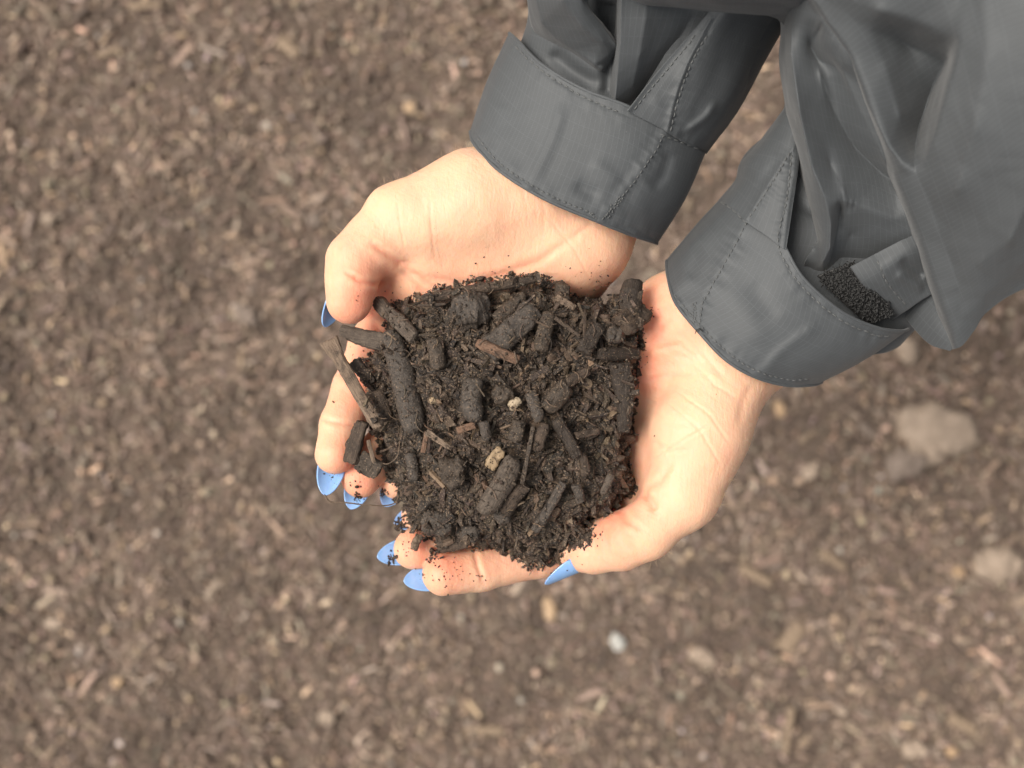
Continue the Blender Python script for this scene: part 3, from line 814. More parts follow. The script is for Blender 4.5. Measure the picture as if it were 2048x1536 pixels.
    pp = pp + nrm * (wr * (.5 * fbm(q, 2) + .22 * (1 - 2 * np.abs(pnoise(pp / 9 + seed)))))[..., None]
    I, J = np.meshgrid(np.arange(nu - 1), np.arange(nv - 1), indexing='ij')
    f = np.stack([I * nv + J, (I + 1) * nv + J, (I + 1) * nv + J + 1, I * nv + J + 1], -1).reshape(-1, 4)
    if flip: f = f[:, ::-1]
    o = mesh_np(name, pp.reshape(-1, 3), f, mat or M_cloth, True, None, None, np.stack([U, Vv], -1).reshape(-1, 2))
    if thick:
        md = o.modifiers.new("thickness", 'SOLIDIFY'); md.thickness = thick / 1000; md.offset = -1
    if parent: keep_parent(o, parent)
    return o

def bvh_of(objs):
    vs, fs, off = [], [], 0
    bpy.context.view_layer.update()
    for o in objs:
        me = o.data; v = np.empty(len(me.vertices) * 3, np.float32); me.vertices.foreach_get("co", v); v = v.reshape(-1, 3)
        M = np.array(o.matrix_world); v = v @ M[:3, :3].T + M[:3, 3]
        vs.append(v); fs += [[i + off for i in p.vertices] for p in me.polygons]; off += len(v)
    return BVHTree.FromPolygons([tuple(x) for x in np.concatenate(vs).tolist()], fs)

CAMP = Vector((0, 0, (HZ + D) / 1000))
def hit(bvh, px, py):
    d = Vector(((px - 1024) / F, -(py - 768) / F, -1)).normalized()
    r = bvh.ray_cast(CAMP, d)
    return (r[0], r[1]) if r[0] is not None else (None, None)

def resample(pl, step):
    pl = np.asarray(pl, float); seg = np.linalg.norm(np.diff(pl, axis=0), axis=1); cum = np.r_[0, np.cumsum(seg)]
    s = np.arange(0, cum[-1], step); return np.stack([np.interp(s, cum, pl[:, 0]), np.interp(s, cum, pl[:, 1])], -1)

def tube_mesh(segs, rad, ns=6):
    """list of point arrays (mm) -> merged tube arrays; rad scalar or per-point"""
    V, Fq, off = [], [], 0
    for s in segs:
        s = np.asarray(s, float); n = len(s)
        if n < 2: continue
        t = np.gradient(s, axis=0); t /= np.linalg.norm(t, axis=1)[:, None] + 1e-9
        a = np.cross(t, [0.3, 0.2, 1.0]); a /= np.linalg.norm(a, axis=1)[:, None] + 1e-9; b = np.cross(t, a)
        th = np.linspace(0, 2 * math.pi, ns, endpoint=False)
        r = np.broadcast_to(rad, (n,)).copy(); r[0] *= .35; r[-1] *= .35
        v = s[:, None] + (a[:, None] * np.cos(th)[None, :, None] + b[:, None] * np.sin(th)[None, :, None]) * r[:, None, None]
        I, J = np.meshgrid(np.arange(n - 1), np.arange(ns), indexing='ij'); J2 = (J + 1) % ns
        Fq.append(np.stack([I * ns + J, (I + 1) * ns + J, (I + 1) * ns + J2, I * ns + J2], -1).reshape(-1, 4) + off)
        V.append(v.reshape(-1, 3)); off += n * ns
    return np.concatenate(V), np.concatenate(Fq)

def stitches(bvh, polys, parent, dash=11, gap=3.5, rad=0.32, jit=1.0, lift=.05):
    segs = []
    for pl in polys:
        pts = resample(catmull(np.c_[np.asarray(pl, float), np.zeros(len(pl))], 60)[:, :2], 2.0); k = 0
        per = int((dash + gap) / 2); on = int(dash / 2)
        while k + on < len(pts):
            run = []
            jx, jy = rng.normal(0, jit * .5, 2)
            for m, (x, y) in enumerate(pts[k:k + on + 1]):
                p, n = hit(bvh, x + jx, y + jy)
                if p is None: run = []; break
                lf = lift + .22 * math.sin(math.pi * m / on)
                run.append(np.array(p) * 1000 + np.array(n if n.z > 0 else -n) * lf)
            if len(run) > 2 and max(np.linalg.norm(np.diff(run, axis=0), axis=1)) < 2.5: segs.append(run)
            k += per
    if not segs: return None
    v, f = tube_mesh(segs, rad, 5)
    o = mesh_np("stitching", v, f, M_thread, True); keep_parent(o, parent); return o

def hem(bvh_unused, name, pts, rad, parent):
    c = catmull(np.array(pts, float), 120); w = P(c[:, 0], c[:, 1], c[:, 2])
    w = w + np.stack([0 * w[:, 0], 0 * w[:, 0], .15 * pnoise(w / 6)], -1)
    v, f = tube_mesh([w], rad, 8); U = np.repeat(np.arange(len(w)) * 1.2, 8)
    o = mesh_np(name, v, f, M_cloth, True, None, None, np.stack([U, np.tile(np.arange(8.), len(w))], -1)); keep_parent(o, parent); return o

# ---------------- right sleeve (upper)
cuffR_top = [(1018, 66, -20), (1036, 82, -6), (1082, 128, 6), (1165, 178, 12), (1258, 214, 14), (1336, 262, 9), (1392, 296, -4), (1411, 306, -20)]
cuffR_m1 = [(975, 160, -22), (994, 180, -7), (1052, 232, 6), (1140, 280, 12), (1240, 316, 13), (1312, 356, 7), (1358, 384, -5), (1374, 392, -21)]
cuffR_bot = [(940, 262, -24), (950, 290, -6), (1000, 342, 7), (1090, 398, 11), (1196, 443, 9), (1258, 468, 1), (1300, 482, -12), (1315, 487, -24)]
sleeveR = sheet("sleeve", [      # folded inner sleeve running up and out of the picture
    [(1010, 180, -26), (1040, 190, -12), (1110, 220, -4), (1190, 240, 0), (1270, 240, 2), (1340, 240, 2), (1410, 260, -10), (1440, 270, -30)],
    [(1040, 90, -22), (1060, 95, -8), (1115, 120, 2), (1190, 140, 6), (1270, 150, 8), (1370, 150, 10), (1470, 170, -4), (1500, 176, -26)],
    [(1057, 20, -14), (1075, 20, 2), (1130, 20, 12), (1200, 20, 16), (1290, 20, 20), (1400, 20, 20), (1530, 45, 5), (1570, 50, -18)],
    [(1050, -90, 0), (1075, -95, 16), (1150, -105, 30), (1250, -110, 36), (1350, -115, 38), (1480, -115, 36), (1610, -90, 20), (1640, -80, -6)],
    [(1120, -420, 40), (1150, -430, 60), (1240, -440, 78), (1350, -440, 88), (1460, -440, 90), (1580, -430, 80), (1680, -410, 60), (1710, -400, 30)]],
    nu=220, nv=260, closed_under=True, wr=.45, seed=2.2, ridges=[
        ([(1165, -80), (1185, 20), (1230, 100)], -9, 30, 'r', .0, .2),
        ([(1225, 0), (1222, 100), (1214, 200)], -6, 14, 'r', .05, .1),
        ([(1095, 100), (1150, 145), (1205, 175)], -3.5, 16, 'r')])
foldA = sheet("sleeve_fold", [   # soft fold drooping over the left of the cuff opening
    [(1046, -80, 2), (1066, -80, 24), (1105, -80, 32), (1145, -80, 26), (1162, -80, 4)],
    [(1056, 0, -2), (1074, 0, 16), (1112, 5, 24), (1156, 10, 22), (1174, 8, 2)],
    [(1062, 42, -6), (1086, 46, 10), (1128, 50, 18), (1184, 56, 18), (1206, 50, 0)],
    [(1074, 70, -10), (1100, 80, 3), (1146, 94, 11), (1210, 104, 14), (1234, 92, -2)],
    [(1100, 96, -16), (1128, 112, -4), (1166, 132, 4), (1200, 146, 5), (1224, 132, -8)],
    [(1120, 110, -24), (1140, 122, -14), (1172, 142, -8), (1200, 154, -8), (1220, 146, -16)]], nu=150, nv=130, wr=.35, seed=12.2, tblur=4, tin=[
        [(1046, -90, 20), (1056, 0, 8), (1062, 42, 2), (1074, 72, -6), (1100, 100, -14), (1120, 112, -22)],
        [(1070, -90, 34), (1074, 0, 24), (1084, 44, 18), (1112, 76, 12), (1150, 100, 10), (1190, 128, 10), (1204, 138, 8)],
        [(1110, -90, 44), (1125, 0, 36), (1165, 50, 28), (1205, 82, 21), (1232, 96, 14)], [(1150, -90, 42), (1162, 0, 34), (1200, 48, 24), (1234, 92, 16)],
        [(1166, -90, 8), (1176, 6, 4), (1208, 48, 2), (1238, 92, 0), (1230, 130, -8), (1222, 150, -18)], [(1120, 112, -22), (1150, 128, -14), (1180, 146, -8), (1204, 156, -10), (1222, 150, -18)]])
foldB = sheet("sleeve_fold", [   # upright fold beside the V opening
    [(1232, -80, 6), (1242, -80, 30), (1275, -80, 36), (1340, -80, 36), (1400, -80, 34), (1450, -80, 30)],
    [(1230, 0, 2), (1240, 0, 22), (1268, 0, 26), (1320, 0, 24), (1380, 0, 22), (1430, 5, 20)],
    [(1228, 80, 0), (1238, 82, 17), (1260, 84, 20), (1300, 84, 14), (1350, 84, 12), (1392, 84, 14)],
    [(1220, 150, -4), (1232, 152, 13), (1252, 156, 16), (1278, 158, 9), (1305, 160, 8), (1330, 160, 10)],
    [(1212, 196, -10), (1226, 198, 9), (1244, 206, 12), (1256, 214, 7), (1268, 220, 5), (1280, 226, 4)],
    [(1206, 224, -18), (1222, 228, -4), (1238, 234, -2), (1252, 238, -4), (1266, 242, -6), (1280, 246, -8)]], nu=170, nv=140, wr=.35, seed=15.5, tblur=4, tin=[
        [(1230, -90, 12), (1230, 0, 4), (1228, 80, 0), (1220, 150, -4), (1212, 196, -10), (1206, 226, -20)],
        [(1244, -90, 44), (1242, 0, 36), (1240, 84, 27), (1234, 152, 20), (1230, 200, 14), (1240, 216, 8)],
        [(1300, -90, 42), (1292, 40, 31), (1280, 110, 23), (1266, 170, 14)],
        [(1400, -90, 34), (1385, 30, 22), (1350, 90, 14), (1310, 150, 8), (1275, 196, 5)], [(1460, -90, 36), (1435, 10, 24), (1395, 84, 16), (1332, 160, 10), (1284, 226, 4)], [(1206, 226, -20), (1240, 238, -6), (1284, 248, -8)]])
tag(sleeveR, "upper sleeve bunched into soft folds above its cuff")
cuffR = sheet("cuff", [cuffR_top, cuffR_m1, cuffR_bot], pucker=[[(1328, 268), (1310, 302), (1258, 376), (1204, 440)], [(955, 275), (1003, 330), (1092, 387), (1194, 431), (1300, 470)], [(1030, 92), (1078, 138), (1160, 190), (1248, 230)]], nu=150, nv=300, closed_under=True, wr=.30, buckle=(.006, .012), keep=.03, seed=5.1, ridges=[
    ([(1330, 262), (1310, 300), (1255, 375), (1200, 442)], 1.1, 6, 's', 0, 0),
    ([(1125, 200), (1095, 290), (1050, 372)], 1.2, 14, 'L', .2, 0),
    ([(1150, 370), (1200, 395)], -1.4, 14, 'r'), ([(1180, 320), (1240, 370)], .9, 16, 'r'),
    ([(1340, 300), (1325, 350), (1300, 380)], -1.2, 12, 'r'), ([(1300, 320), (1270, 440)], .8, 22, 'r'), ([(1000, 200), (975, 290)], .8, 24, 'r')])
gussR = sheet("placket", [       # smooth dark panel between the V opening and the outer edge
    [(1254, 222, 15), (1285, 238, 14), (1320, 256, 12), (1352, 276, 8), (1390, 296, -3), (1413, 308, -22)],
    [(1318, 140, 19), (1342, 150, 20), (1372, 162, 19), (1408, 180, 14), (1455, 205, 2), (1480, 216, -24)],
    [(1416, 26, 26), (1435, 28, 28), (1455, 30, 28), (1480, 36, 22), (1530, 48, 6), (1566, 60, -20)],
    [(1490, -80, 40), (1510, -78, 42), (1540, -72, 40), (1580, -60, 32), (1630, -45, 12), (1650, -40, -14)]],
    nu=160, nv=140, wr=.4, seed=8.8, pucker=[[(1340, 262), (1358, 192), (1384, 122), (1420, 60)], [(1322, 262), (1365, 280), (1402, 300)]], ridges=[
        ([(1255, 222), (1318, 140), (1416, 26)], 1.4, 7, 's', 0, 0), ([(1334, 262), (1352, 190), (1378, 120), (1420, 40)], 1.3, 6, 's', 0, 0),
        ([(1360, 270), (1410, 235), (1436, 196)], 2.0, 8, 'r', .3, .3), ([(1420, 240), (1440, 150), (1470, 90)], -1.0, 26, 'r', .4, .4), 
        ([(1300, 190), (1330, 235)], .5, 12, 'r', .4, .4)])
rollR = sheet("sleeve_fold", [   # wide fold of the upper arm hanging over the top
    [(1180, -40, 24), (1270, 2, 32), (1340, 12, 38), (1420, 20, 42), (1500, 26, 42), (1552, 34, 36), (1575, 55, 26)],
    [(1180, -60, 44), (1270, -20, 52), (1340, -8, 58), (1420, 0, 61), (1500, 4, 60), (1560, 8, 54), (1590, 22, 44)],
    [(1180, -110, 64), (1270, -70, 72), (1340, -58, 78), (1420, -50, 81), (1500, -44, 80), (1570, -40, 74), (1610, -30, 66)],
    [(1180, -260, 90), (1270, -250, 98), (1340, -245, 104), (1420, -240, 108), (1500, -235, 106), (1580, -230, 100), (1640, -220, 94)]],
    nu=80, nv=120, wr=.5, seed=1.7, ridges=[([(1330, -60), (1440, 8), (1540, 22)], 2.5, 12, 'r')])
bR = bvh_of([cuffR, gussR, sleeveR])
for o in (cuffR, gussR, rollR, foldA, foldB): keep_parent(o, sleeveR)
hem(None, "hem", [(x, y, z - .3) for x, y, z in cuffR_bot], 0.75, sleeveR)
hem(None, "hem", [(x, y, z - .2) for x, y, z in cuffR_top[:6]], 0.7, sleeveR)
stitches(bR, [[(955, 275), (1003, 330), (1092, 387), (1194, 431)]], sleeveR, 9, 4)
stitches(bR, [[(1030, 92), (1078, 138), (1160, 190), (1248, 230)], [(1268, 218), (1330, 144), (1400, 60)], [(1340, 262), (1358, 192), (1384, 122), (1420, 60)],
              [(1322, 268), (1365, 286), (1402, 300)]], sleeveR)
stitches(bR, [[(1328, 268), (1310, 302), (1258, 376), (1204, 440)]], sleeveR, 8, 4, .26)
stitches(bR, [[(1246, 395), (1215, 437)], [(1240, 392), (1209, 434)], [(1175, 428), (1200, 440)], [(1172, 434), (1196, 446)]], sleeveR, 4, 2, .4, 2.5)
keep_parent(sleeveR, person)

# ---------------- left sleeve (lower)
cuffL_top = [(1440, 398, -24), (1462, 415, -8), (1500, 445, 4), (1566, 488, 12), (1606, 556, 14), (1680, 622, 10), (1750, 654, 2), (1800, 662, -8), (1818, 658, -24)]
cuffL_m = [(1385, 458, -24), (1400, 482, -8), (1440, 540, 5), (1505, 610, 11), (1570, 660, 12), (1640, 695, 8), (1700, 712, 0), (1730, 715, -9), (1742, 712, -24)]
cuffL_bot = [(1333, 520, -26), (1336, 552, -12), (1352, 606, 0), (1402, 668, 7), (1450, 718, 9), (1506, 752, 7), (1570, 770, -1), (1622, 770, -12), (1645, 764, -26)]
sleeveL = sheet("sleeve", [      # bulky sleeve body
    [(1420, 560, -30), (1450, 565, -20), (1520, 610, -16), (1580, 650, -14), (1640, 690, -14), (1700, 710, -18), (1770, 705, -26), (1800, 690, -36)],
    [(1500, 500, -30), (1530, 480, -14), (1590, 470, -4), (1660, 480, -2), (1730, 520, -4), (1790, 570, -8), (1830, 610, -18), (1850, 640, -34)],
    [(1478, 332, -22), (1510, 330, -6), (1575, 380, 0), (1640, 420, 6), (1710, 430, 8), (1790, 470, 6), (1850, 540, -2), (1880, 600, -26)],
    [(1560, 240, -20), (1582, 250, -6), (1620, 300, 4), (1680, 320, 4), (1750, 330, 4), (1830, 380, 4), (1900, 460, 0), (1950, 560, -20)],
    [(1574, 120, -10), (1584, 122, 4), (1620, 130, 16), (1690, 160, 18), (1770, 190, 18), (1850, 230, 20), (1950, 320, 20), (2060, 440, -6)],
    [(1580, 30, -4), (1592, 26, 10), (1630, 0, 24), (1700, -20, 30), (1790, -20, 32), (1890, 20, 34), (2020, 120, 34), (2160, 260, 6)],
    [(1640, -300, 40), (1680, -310, 60), (1760, -330, 70), (1880, -320, 76), (2000, -280, 78), (2160, -180, 76), (2300, -60, 66), (2400, 40, 30)]],
    nu=230, nv=280, closed_under=True, wr=.6, seed=4.4, ridges=[
])
tag(sleeveL, "lower sleeve with a heavy smooth fold overhanging its cuff")
overL = sheet("sleeve_fold", [   # big smooth fold nearest the camera, with its free edge running down to the hem point
    [(1600, 30, 40), (1676, 92, 42), (1722, 190, 36), (1758, 294, 30), (1796, 390, 24), (1828, 476, 18), (1856, 562, 10), (1882, 640, 5), (1903, 700, 1)],
    [(1610, 12, 54), (1688, 84, 50), (1736, 188, 44), (1772, 290, 38), (1809, 387, 32), (1842, 472, 26), (1872, 558, 20), (1900, 632, 14), (1924, 690, 8)],
    [(1650, -40, 74), (1730, 50, 68), (1786, 170, 62), (1820, 270, 55), (1854, 365, 48), (1886, 450, 41), (1916, 540, 33), (1940, 605, 24), (1948, 660, 14)],
    [(1740, -120, 90), (1840, -20, 84), (1890, 100, 78), (1920, 210, 72), (1950, 310, 64), (1975, 400, 56), (1990, 490, 45), (1992, 560, 33), (1976, 622, 20)],
    [(1900, -220, 104), (1990, -100, 98), (2030, 20, 92), (2050, 130, 86), (2070, 230, 78), (2085, 330, 68), (2088, 430, 54), (2076, 510, 38), (2048, 576, 18)],
    [(2150, -260, 112), (2220, -140, 106), (2250, -20, 100), (2270, 90, 94), (2280, 190, 84), (2290, 290, 70), (2290, 390, 52), (2260, 480, 30), (2200, 530, 6)],
    [(2340, -100, 100), (2380, -40, 90), (2400, 60, 80), (2400, 140, 72), (2400, 220, 60), (2400, 300, 44), (2380, 380, 24), (2340, 440, 0), (2280, 500, -20)]],
    nu=260, nv=300, wr=.5, seed=9.3, tblur=9, tin=[
        [(1590, 20, 46), (1676, 88, 44), (1715, 165, 41), (1742, 235, 39), (1771, 303, 36), (1786, 350, 33), (1804, 410, 29), (1826, 476, 24), (1856, 562, 16), (1882, 640, 9), (1905, 705, 2)],
        [(1600, -40, 66), (1700, 108, 57), (1736, 206, 52), (1776, 290, 47), (1804, 326, 45), (1832, 342, 45), (1851, 325, 50), (1866, 290, 58), (1884, 220, 66), (1903, 146, 74), (1918, 73, 80), (1928, -20, 84), (1935, -120, 90)],
        [(1899, 119, 50), (1862, 190, 34), (1838, 260, 29), (1830, 306, 34)],
        [(1740, 60, 62), (1811, 84, 50), (1899, 119, 50)], [(1760, 20, 74), (1830, 40, 72), (1890, 70, 72)],
        [(1700, -120, 84), (1800, -100, 88)], [(1770, 130, 55), (1800, 230, 47)],
        [(1965, -60, 92), (1975, 120, 88), (1950, 260, 76), (1915, 380, 58)], [(1832, 342, 45), (1862, 400, 42), (1890, 480, 34), (1916, 560, 25), (1924, 640, 12)],
        [(2100, -200, 108), (2110, 0, 104), (2100, 200, 92), (2080, 350, 76), (2020, 480, 54)],
        [(1935, 690, 3), (1960, 640, 10), (1976, 612, 16), (2048, 572, 22), (2200, 530, 6)], [(1965, 520, 40), (1968, 590, 24)], [(2040, 530, 38), (2100, 470, 52)],
        [(2420, -300, 110), (2420, 0, 86), (2420, 300, 44), (2300, 560, -20)], [(1560, -300, 100), (2420, -300, 110)]],
    curl=[([(1600, 30), (1676, 92), (1722, 190), (1758, 294), (1796, 390), (1828, 476), (1856, 562), (1882, 640), (1903, 700)], 12, 7)])
tuckL = sheet("sleeve_fold", [   # dark underside tuck between the strap and the hem point
    [(1800, 620, -22), (1830, 660, -16), (1862, 690, -10), (1900, 702, -4)],
    [(1820, 600, -14), (1850, 635, -8), (1880, 665, -3), (1912, 690, -1)],
    [(1850, 570, -6), (1880, 600, 0), (1905, 630, 2), (1930, 665, 4)]], nu=40, nv=40, wr=.3, seed=3.1)
midL = sheet("sleeve_fold", [    # front of the sleeve: a long lit fold that narrows to a loop in the cuff opening
    [(1540, -30, 40), (1640, -40, 60), (1740, -40, 60), (1800, -20, 60)],
    [(1560, 50, 20), (1610, 60, 40), (1670, 90, 40), (1720, 110, 36)],
    [(1558, 120, 20), (1620, 140, 40), (1690, 160, 36), (1760, 200, 30)],
    [(1571, 220, 16), (1640, 250, 36), (1710, 270, 26), (1800, 310, 20)],
    [(1590, 310, 12), (1660, 340, 28), (1740, 350, 18), (1840, 400, 16)],
    [(1610, 400, 8), (1670, 430, 20), (1750, 430, 14), (1870, 490, 10)],
    [(1630, 480, 4), (1666, 490, 10), (1750, 490, 8), (1880, 540, 4)],
    [(1612, 520, -2), (1660, 530, 0), (1740, 530, -4), (1880, 570, -4)],
    [(1604, 556, -16), (1650, 562, -16), (1720, 570, -20), (1870, 600, -18)],
    [(1610, 600, -34), (1660, 610, -34), (1730, 620, -34), (1870, 640, -34)]],
    nu=240, nv=220, wr=.4, seed=6.6, tblur=6, tin=[
        [(1530, -40, 40), (1556, 50, 22), (1554, 120, 22), (1568, 220, 18), (1587, 310, 12), (1608, 400, 8), (1628, 480, 3), (1608, 525, -4), (1600, 560, -18)],
        [(1600, -60, 62), (1584, 40, 46), (1582, 110, 44), (1598, 220, 42), (1622, 330, 35), (1650, 400, 29), (1662, 450, 22), (1660, 496, 15), (1646, 524, 6)],
        [(1650, 395, 30), (1674, 404, 27), (1720, 412, 22), (1790, 436, 18), (1850, 450, 16)],
        [(1682, 412, 15), (1676, 450, 10), (1668, 488, 5), (1656, 534, -4)],
        [(1640, 60, 50), (1620, 90, 40), (1636, 120, 38), (1672, 134, 42)], [(1640, 40, 58), (1668, 80, 56), (1682, 126, 50)],
        [(1640, 150, 40), (1668, 220, 30), (1706, 290, 22), (1756, 340, 18), (1800, 372, 16)],
        [(1690, 150, 46), (1730, 240, 38), (1770, 320, 30), (1820, 420, 22)],
        [(1660, 330, 27), (1690, 385, 27)],
        [(1700, 470, 6), (1760, 480, 8), (1840, 500, 8)], [(1680, 520, -6), (1760, 515, -2), (1860, 530, 0)],
        [(1604, 560, -18), (1650, 566, -18), (1720, 574, -20), (1890, 610, -18)], [(1606, 602, -34), (1660, 614, -34), (1730, 624, -34), (1880, 650, -34)], [(1700, -60, 70), (1830, -60, 76), (1830, 100, 60), (1860, 300, 40), (1890, 480, 20), (1900, 640, -30)]],
    curl=[([(1560, 40), (1558, 120), (1571, 220), (1590, 310), (1610, 400), (1630, 480)], 16, 8)])
cuffL = sheet("cuff", [cuffL_top, cuffL_m, cuffL_bot], pucker=[[(1494, 446), (1458, 512), (1408, 602), (1400, 650)], [(1340, 570), (1404, 655), (1456, 706), (1510, 740), (1572, 758), (1620, 758)], [(1560, 500), (1594, 562), (1672, 634), (1745, 668), (1790, 672)]], nu=150, nv=320, closed_under=True, wr=.32, buckle=(.006, .012), keep=.03, seed=7.5, ridges=[
    ([(1492, 442), (1455, 510), (1405, 600), (1396, 652)], 1.1, 6, 's', 0, 0),
    ([(1640, 640), (1560, 700), (1520, 745)], 1.0, 16, 'L', .2, 0), ([(1430, 440), (1380, 520), (1360, 590)], 1.2, 20, 'r'),
    ([(1500, 560), (1550, 640)], -.8, 24, 'r'), ([(1440, 560), (1500, 640), (1520, 700)], .7, 24, 'r'), ([(1400, 480), (1380, 560)], -1.2, 12, 'r')])
gussL = sheet("placket", [
    [(1436, 402, -24), (1458, 412, -8), (1492, 444, 5), (1530, 470, 11), (1562, 494, 13), (1572, 500, 12)],
    [(1470, 360, -22), (1490, 362, -6), (1520, 390, 8), (1550, 410, 13), (1572, 424, 14), (1583, 430, 12)],
    [(1480, 326, -20), (1502, 322, -4), (1535, 330, 8), (1562, 340, 13), (1583, 350, 14), (1594, 356, 12)],
    [(1520, 280, -18), (1536, 272, -2), (1556, 272, 7), (1574, 282, 12), (1590, 290, 13), (1602, 296, 11)],
    [(1566, 220, -16), (1572, 212, -4), (1582, 210, 3), (1594, 214, 8), (1606, 222, 9), (1618, 230, 7)]],
    nu=140, nv=130, wr=.35, seed=2.9, pucker=[[(1580, 305), (1535, 380), (1496, 440)], [(1584, 310), (1573, 400), (1560, 480)], [(1442, 400), (1466, 415), (1494, 440)]], ridges=[
        ([(1574, 500), (1585, 430), (1594, 340), (1600, 290)], 1.2, 6, 's', 0, 0), ([(1490, 444), (1530, 380), (1588, 292)], 1.2, 5, 's', 0, 0),
        ([(1500, 400), (1560, 310)], -.9, 10, 'r', .3, .3)])
strap = sheet("cuff_strap", [
    [(1700, 534, 3), (1750, 508, 10), (1800, 482, 14), (1850, 462, 14)],
    [(1722, 566, 3), (1768, 540, 12), (1815, 512, 14), (1860, 500, 12)],
    [(1752, 612, -5), (1790, 588, 2), (1828, 560, 5), (1866, 545, 3)],
    [(1784, 640, -14), (1812, 622, -6), (1842, 602, -2), (1878, 580, 0)]], nu=60, nv=60, wr=.4, seed=1.1,
    ridges=[([(1752, 505), (1775, 560), (1822, 612)], .9, 4, 's', 0, 0), ([(1800, 520), (1850, 555)], -3.5, 9, 'r'), ([(1790, 545), (1850, 580)], 2, 9, 'r')])
velc = sheet("hook_and_loop_patch", [
    [(1634, 552, -2), (1668, 538, 1), (1708, 524, 2)], [(1682, 602, -3), (1716, 588, 0), (1746, 572, 2)], [(1736, 650, -8), (1766, 640, -5), (1794, 630, -4)]],
    nu=40, nv=40, mat=M_fuzz, wr=.5)
for o in (overL, tuckL, midL, cuffL, gussL, strap, velc): keep_parent(o, sleeveL)
# fuzz loops on the patch
bV = bvh_of([velc]); segs = []
for k in range(620):
    a, b = rng.uniform(0, 1, 2); x = (1636 + 66 * b) * (1 - a) + (1738 + 50 * b) * a; y = (554 - 28 * b) * (1 - a) + (646 - 18 * b) * a
    p, n = hit(bV, x, y)
    if p is None: continue
    p = np.array(p) * 1000; th = rng.uniform(0, 6.28); r = rng.uniform(.6, 1.3); t = np.linspace(0, math.pi, 7)
    segs.append(p + np.stack([np.cos(th) * r * (1 - np.cos(t)), np.sin(th) * r * (1 - np.cos(t)), r * 1.1 * np.sin(t)], -1))
v, f = tube_mesh(segs, .24, 5); fz = mesh_np("loop_fuzz", v, f, M_fuzz); keep_parent(fz, sleeveL)
tag(fz, "curly black loops of the fastening patch", None, None, "stuff")
bL = bvh_of([cuffL, gussL, strap])
hem(None, "hem", [(x, y, z - .3) for x, y, z in cuffL_bot], 0.75, sleeveL)
hem(None, "hem", [(x, y, z - .2) for x, y, z in cuffL_top[3:]], 0.7, sleeveL)
stitches(bL, [[(1348, 590), (1404, 655), (1456, 706), (1510, 740), (1572, 758), (1620, 758)]], sleeveL, 9, 4)
stitches(bL, [[(1584, 310), (1573, 400), (1556, 488), (1594, 562), (1672, 634), (1745, 668), (1790, 672)], [(1442, 404), (1466, 420), (1494, 446)], [(1755, 520), (1778, 570), (1822, 618)]], sleeveL)
stitches(bL, [[(1494, 446), (1458, 512), (1408, 602), (1400, 650)], [(1580, 305), (1535, 380), (1496, 440)]], sleeveL, 8, 4, .26)
stitches(bL, [[(1388, 606), (1386, 650)], [(1393, 606), (1391, 650)]], sleeveL, 4, 2, .4, 2.0)
v, f = tube_mesh([P(np.array([1406, 1400, 1393, 1390]), np.array([664, 657, 660, 668]), np.array([8, 9, 8.5, 7]))], .3, 6)
o = mesh_np("loose_thread", v, f, M_fuzz); keep_parent(o, sleeveL)
keep_parent(sleeveL, person)
# ================================================================ COMPOST
MOUND = [(762, 625), (800, 600), (850, 590), (890, 572), (960, 560), (1020, 552), (1090, 553), (1130, 588), (1180, 600), (1215, 606), (1240, 590), (1272, 590), (1284, 640), (1276, 700), (1270, 770), (1264, 830),
         (1257, 880), (1256, 930), (1268, 975), (1222, 1018), (1188, 1040), (1182, 1082), (1152, 1098), (1105, 1116), (1070, 1140), (1035, 1118), (1012, 1100), (962, 1098), (930, 1082), (890, 1090), (850, 1072),
         (822, 1055), (812, 1015), (800, 985), (780, 960), (768, 915), (752, 860), (735, 790), (722, 745), (740, 705), (772, 690), (768, 655)]
def mound_z(x, y):
    d = polydist(x, y, MOUND, True) * np.where(inside(x, y, MOUND), 1, -1)
    t = np.clip(d / 190, 0, 1)
    side = np.clip((980 - y) / 300, 0, 1) * 2 - np.clip((860 - x) / 120, 0, 1) * 7 - np.clip((y - 1010) / 80, 0, 1) * 8
    return -13 + side + 17 * (1 - (1 - t) ** 2) ** .6, d

def make_mound():
    st = 4.0; xs = np.arange(690, 1310, st); ys = np.arange(520, 1170, st); X, Y = np.meshgrid(xs, ys, indexing='ij')
    Z, d = mound_z(X, Y)
    q = np.stack([X / 5, Y / 5, 0 * X], -1)
    dn = d + 13 * fbm(q / 5, 3)
    Z = Z - .8 + 2.6 * fbm(q / 4.2, 3) + .9 * fbm(q / 1.8, 3)
    Z = np.where(dn < 26, Z - (26 - dn) * .42, Z)
    Zb = np.minimum(Z - 3, np.maximum(Z - 34, -46) )
    ok = dn > -6
    vid = np.full(X.shape, -1); vid[ok] = np.arange(ok.sum()); n = ok.sum()
    top = P(X[ok], Y[ok], Z[ok]); bot = P(X[ok], Y[ok], Zb[ok])
    a, b, c, e = vid[:-1, :-1], vid[1:, :-1], vid[1:, 1:], vid[:-1, 1:]
    m = (a >= 0) & (b >= 0) & (c >= 0) & (e >= 0); q4 = np.stack([a[m], b[m], c[m], e[m]], -1)
    ft = q4[:, ::-1]; fb = q4 + n
    ed = {}
    for f in ft:
        for i in range(4): ed[(f[i], f[(i + 1) % 4])] = 1
    side = [(i, j) for (i, j) in ed if (j, i) not in ed]
    fs = np.array([[j, i, i + n, j + n] for i, j in side])
    o = mesh_np("compost_core", np.concatenate([top, bot]), np.concatenate([ft, fb, fs]), make_soil("compost_core", False, (0.018, 0.014, 0.011), (0.05, 0.037, 0.028)))  # darker soil colour paints shade into the cavities between pieces
    return o
core = make_mound()

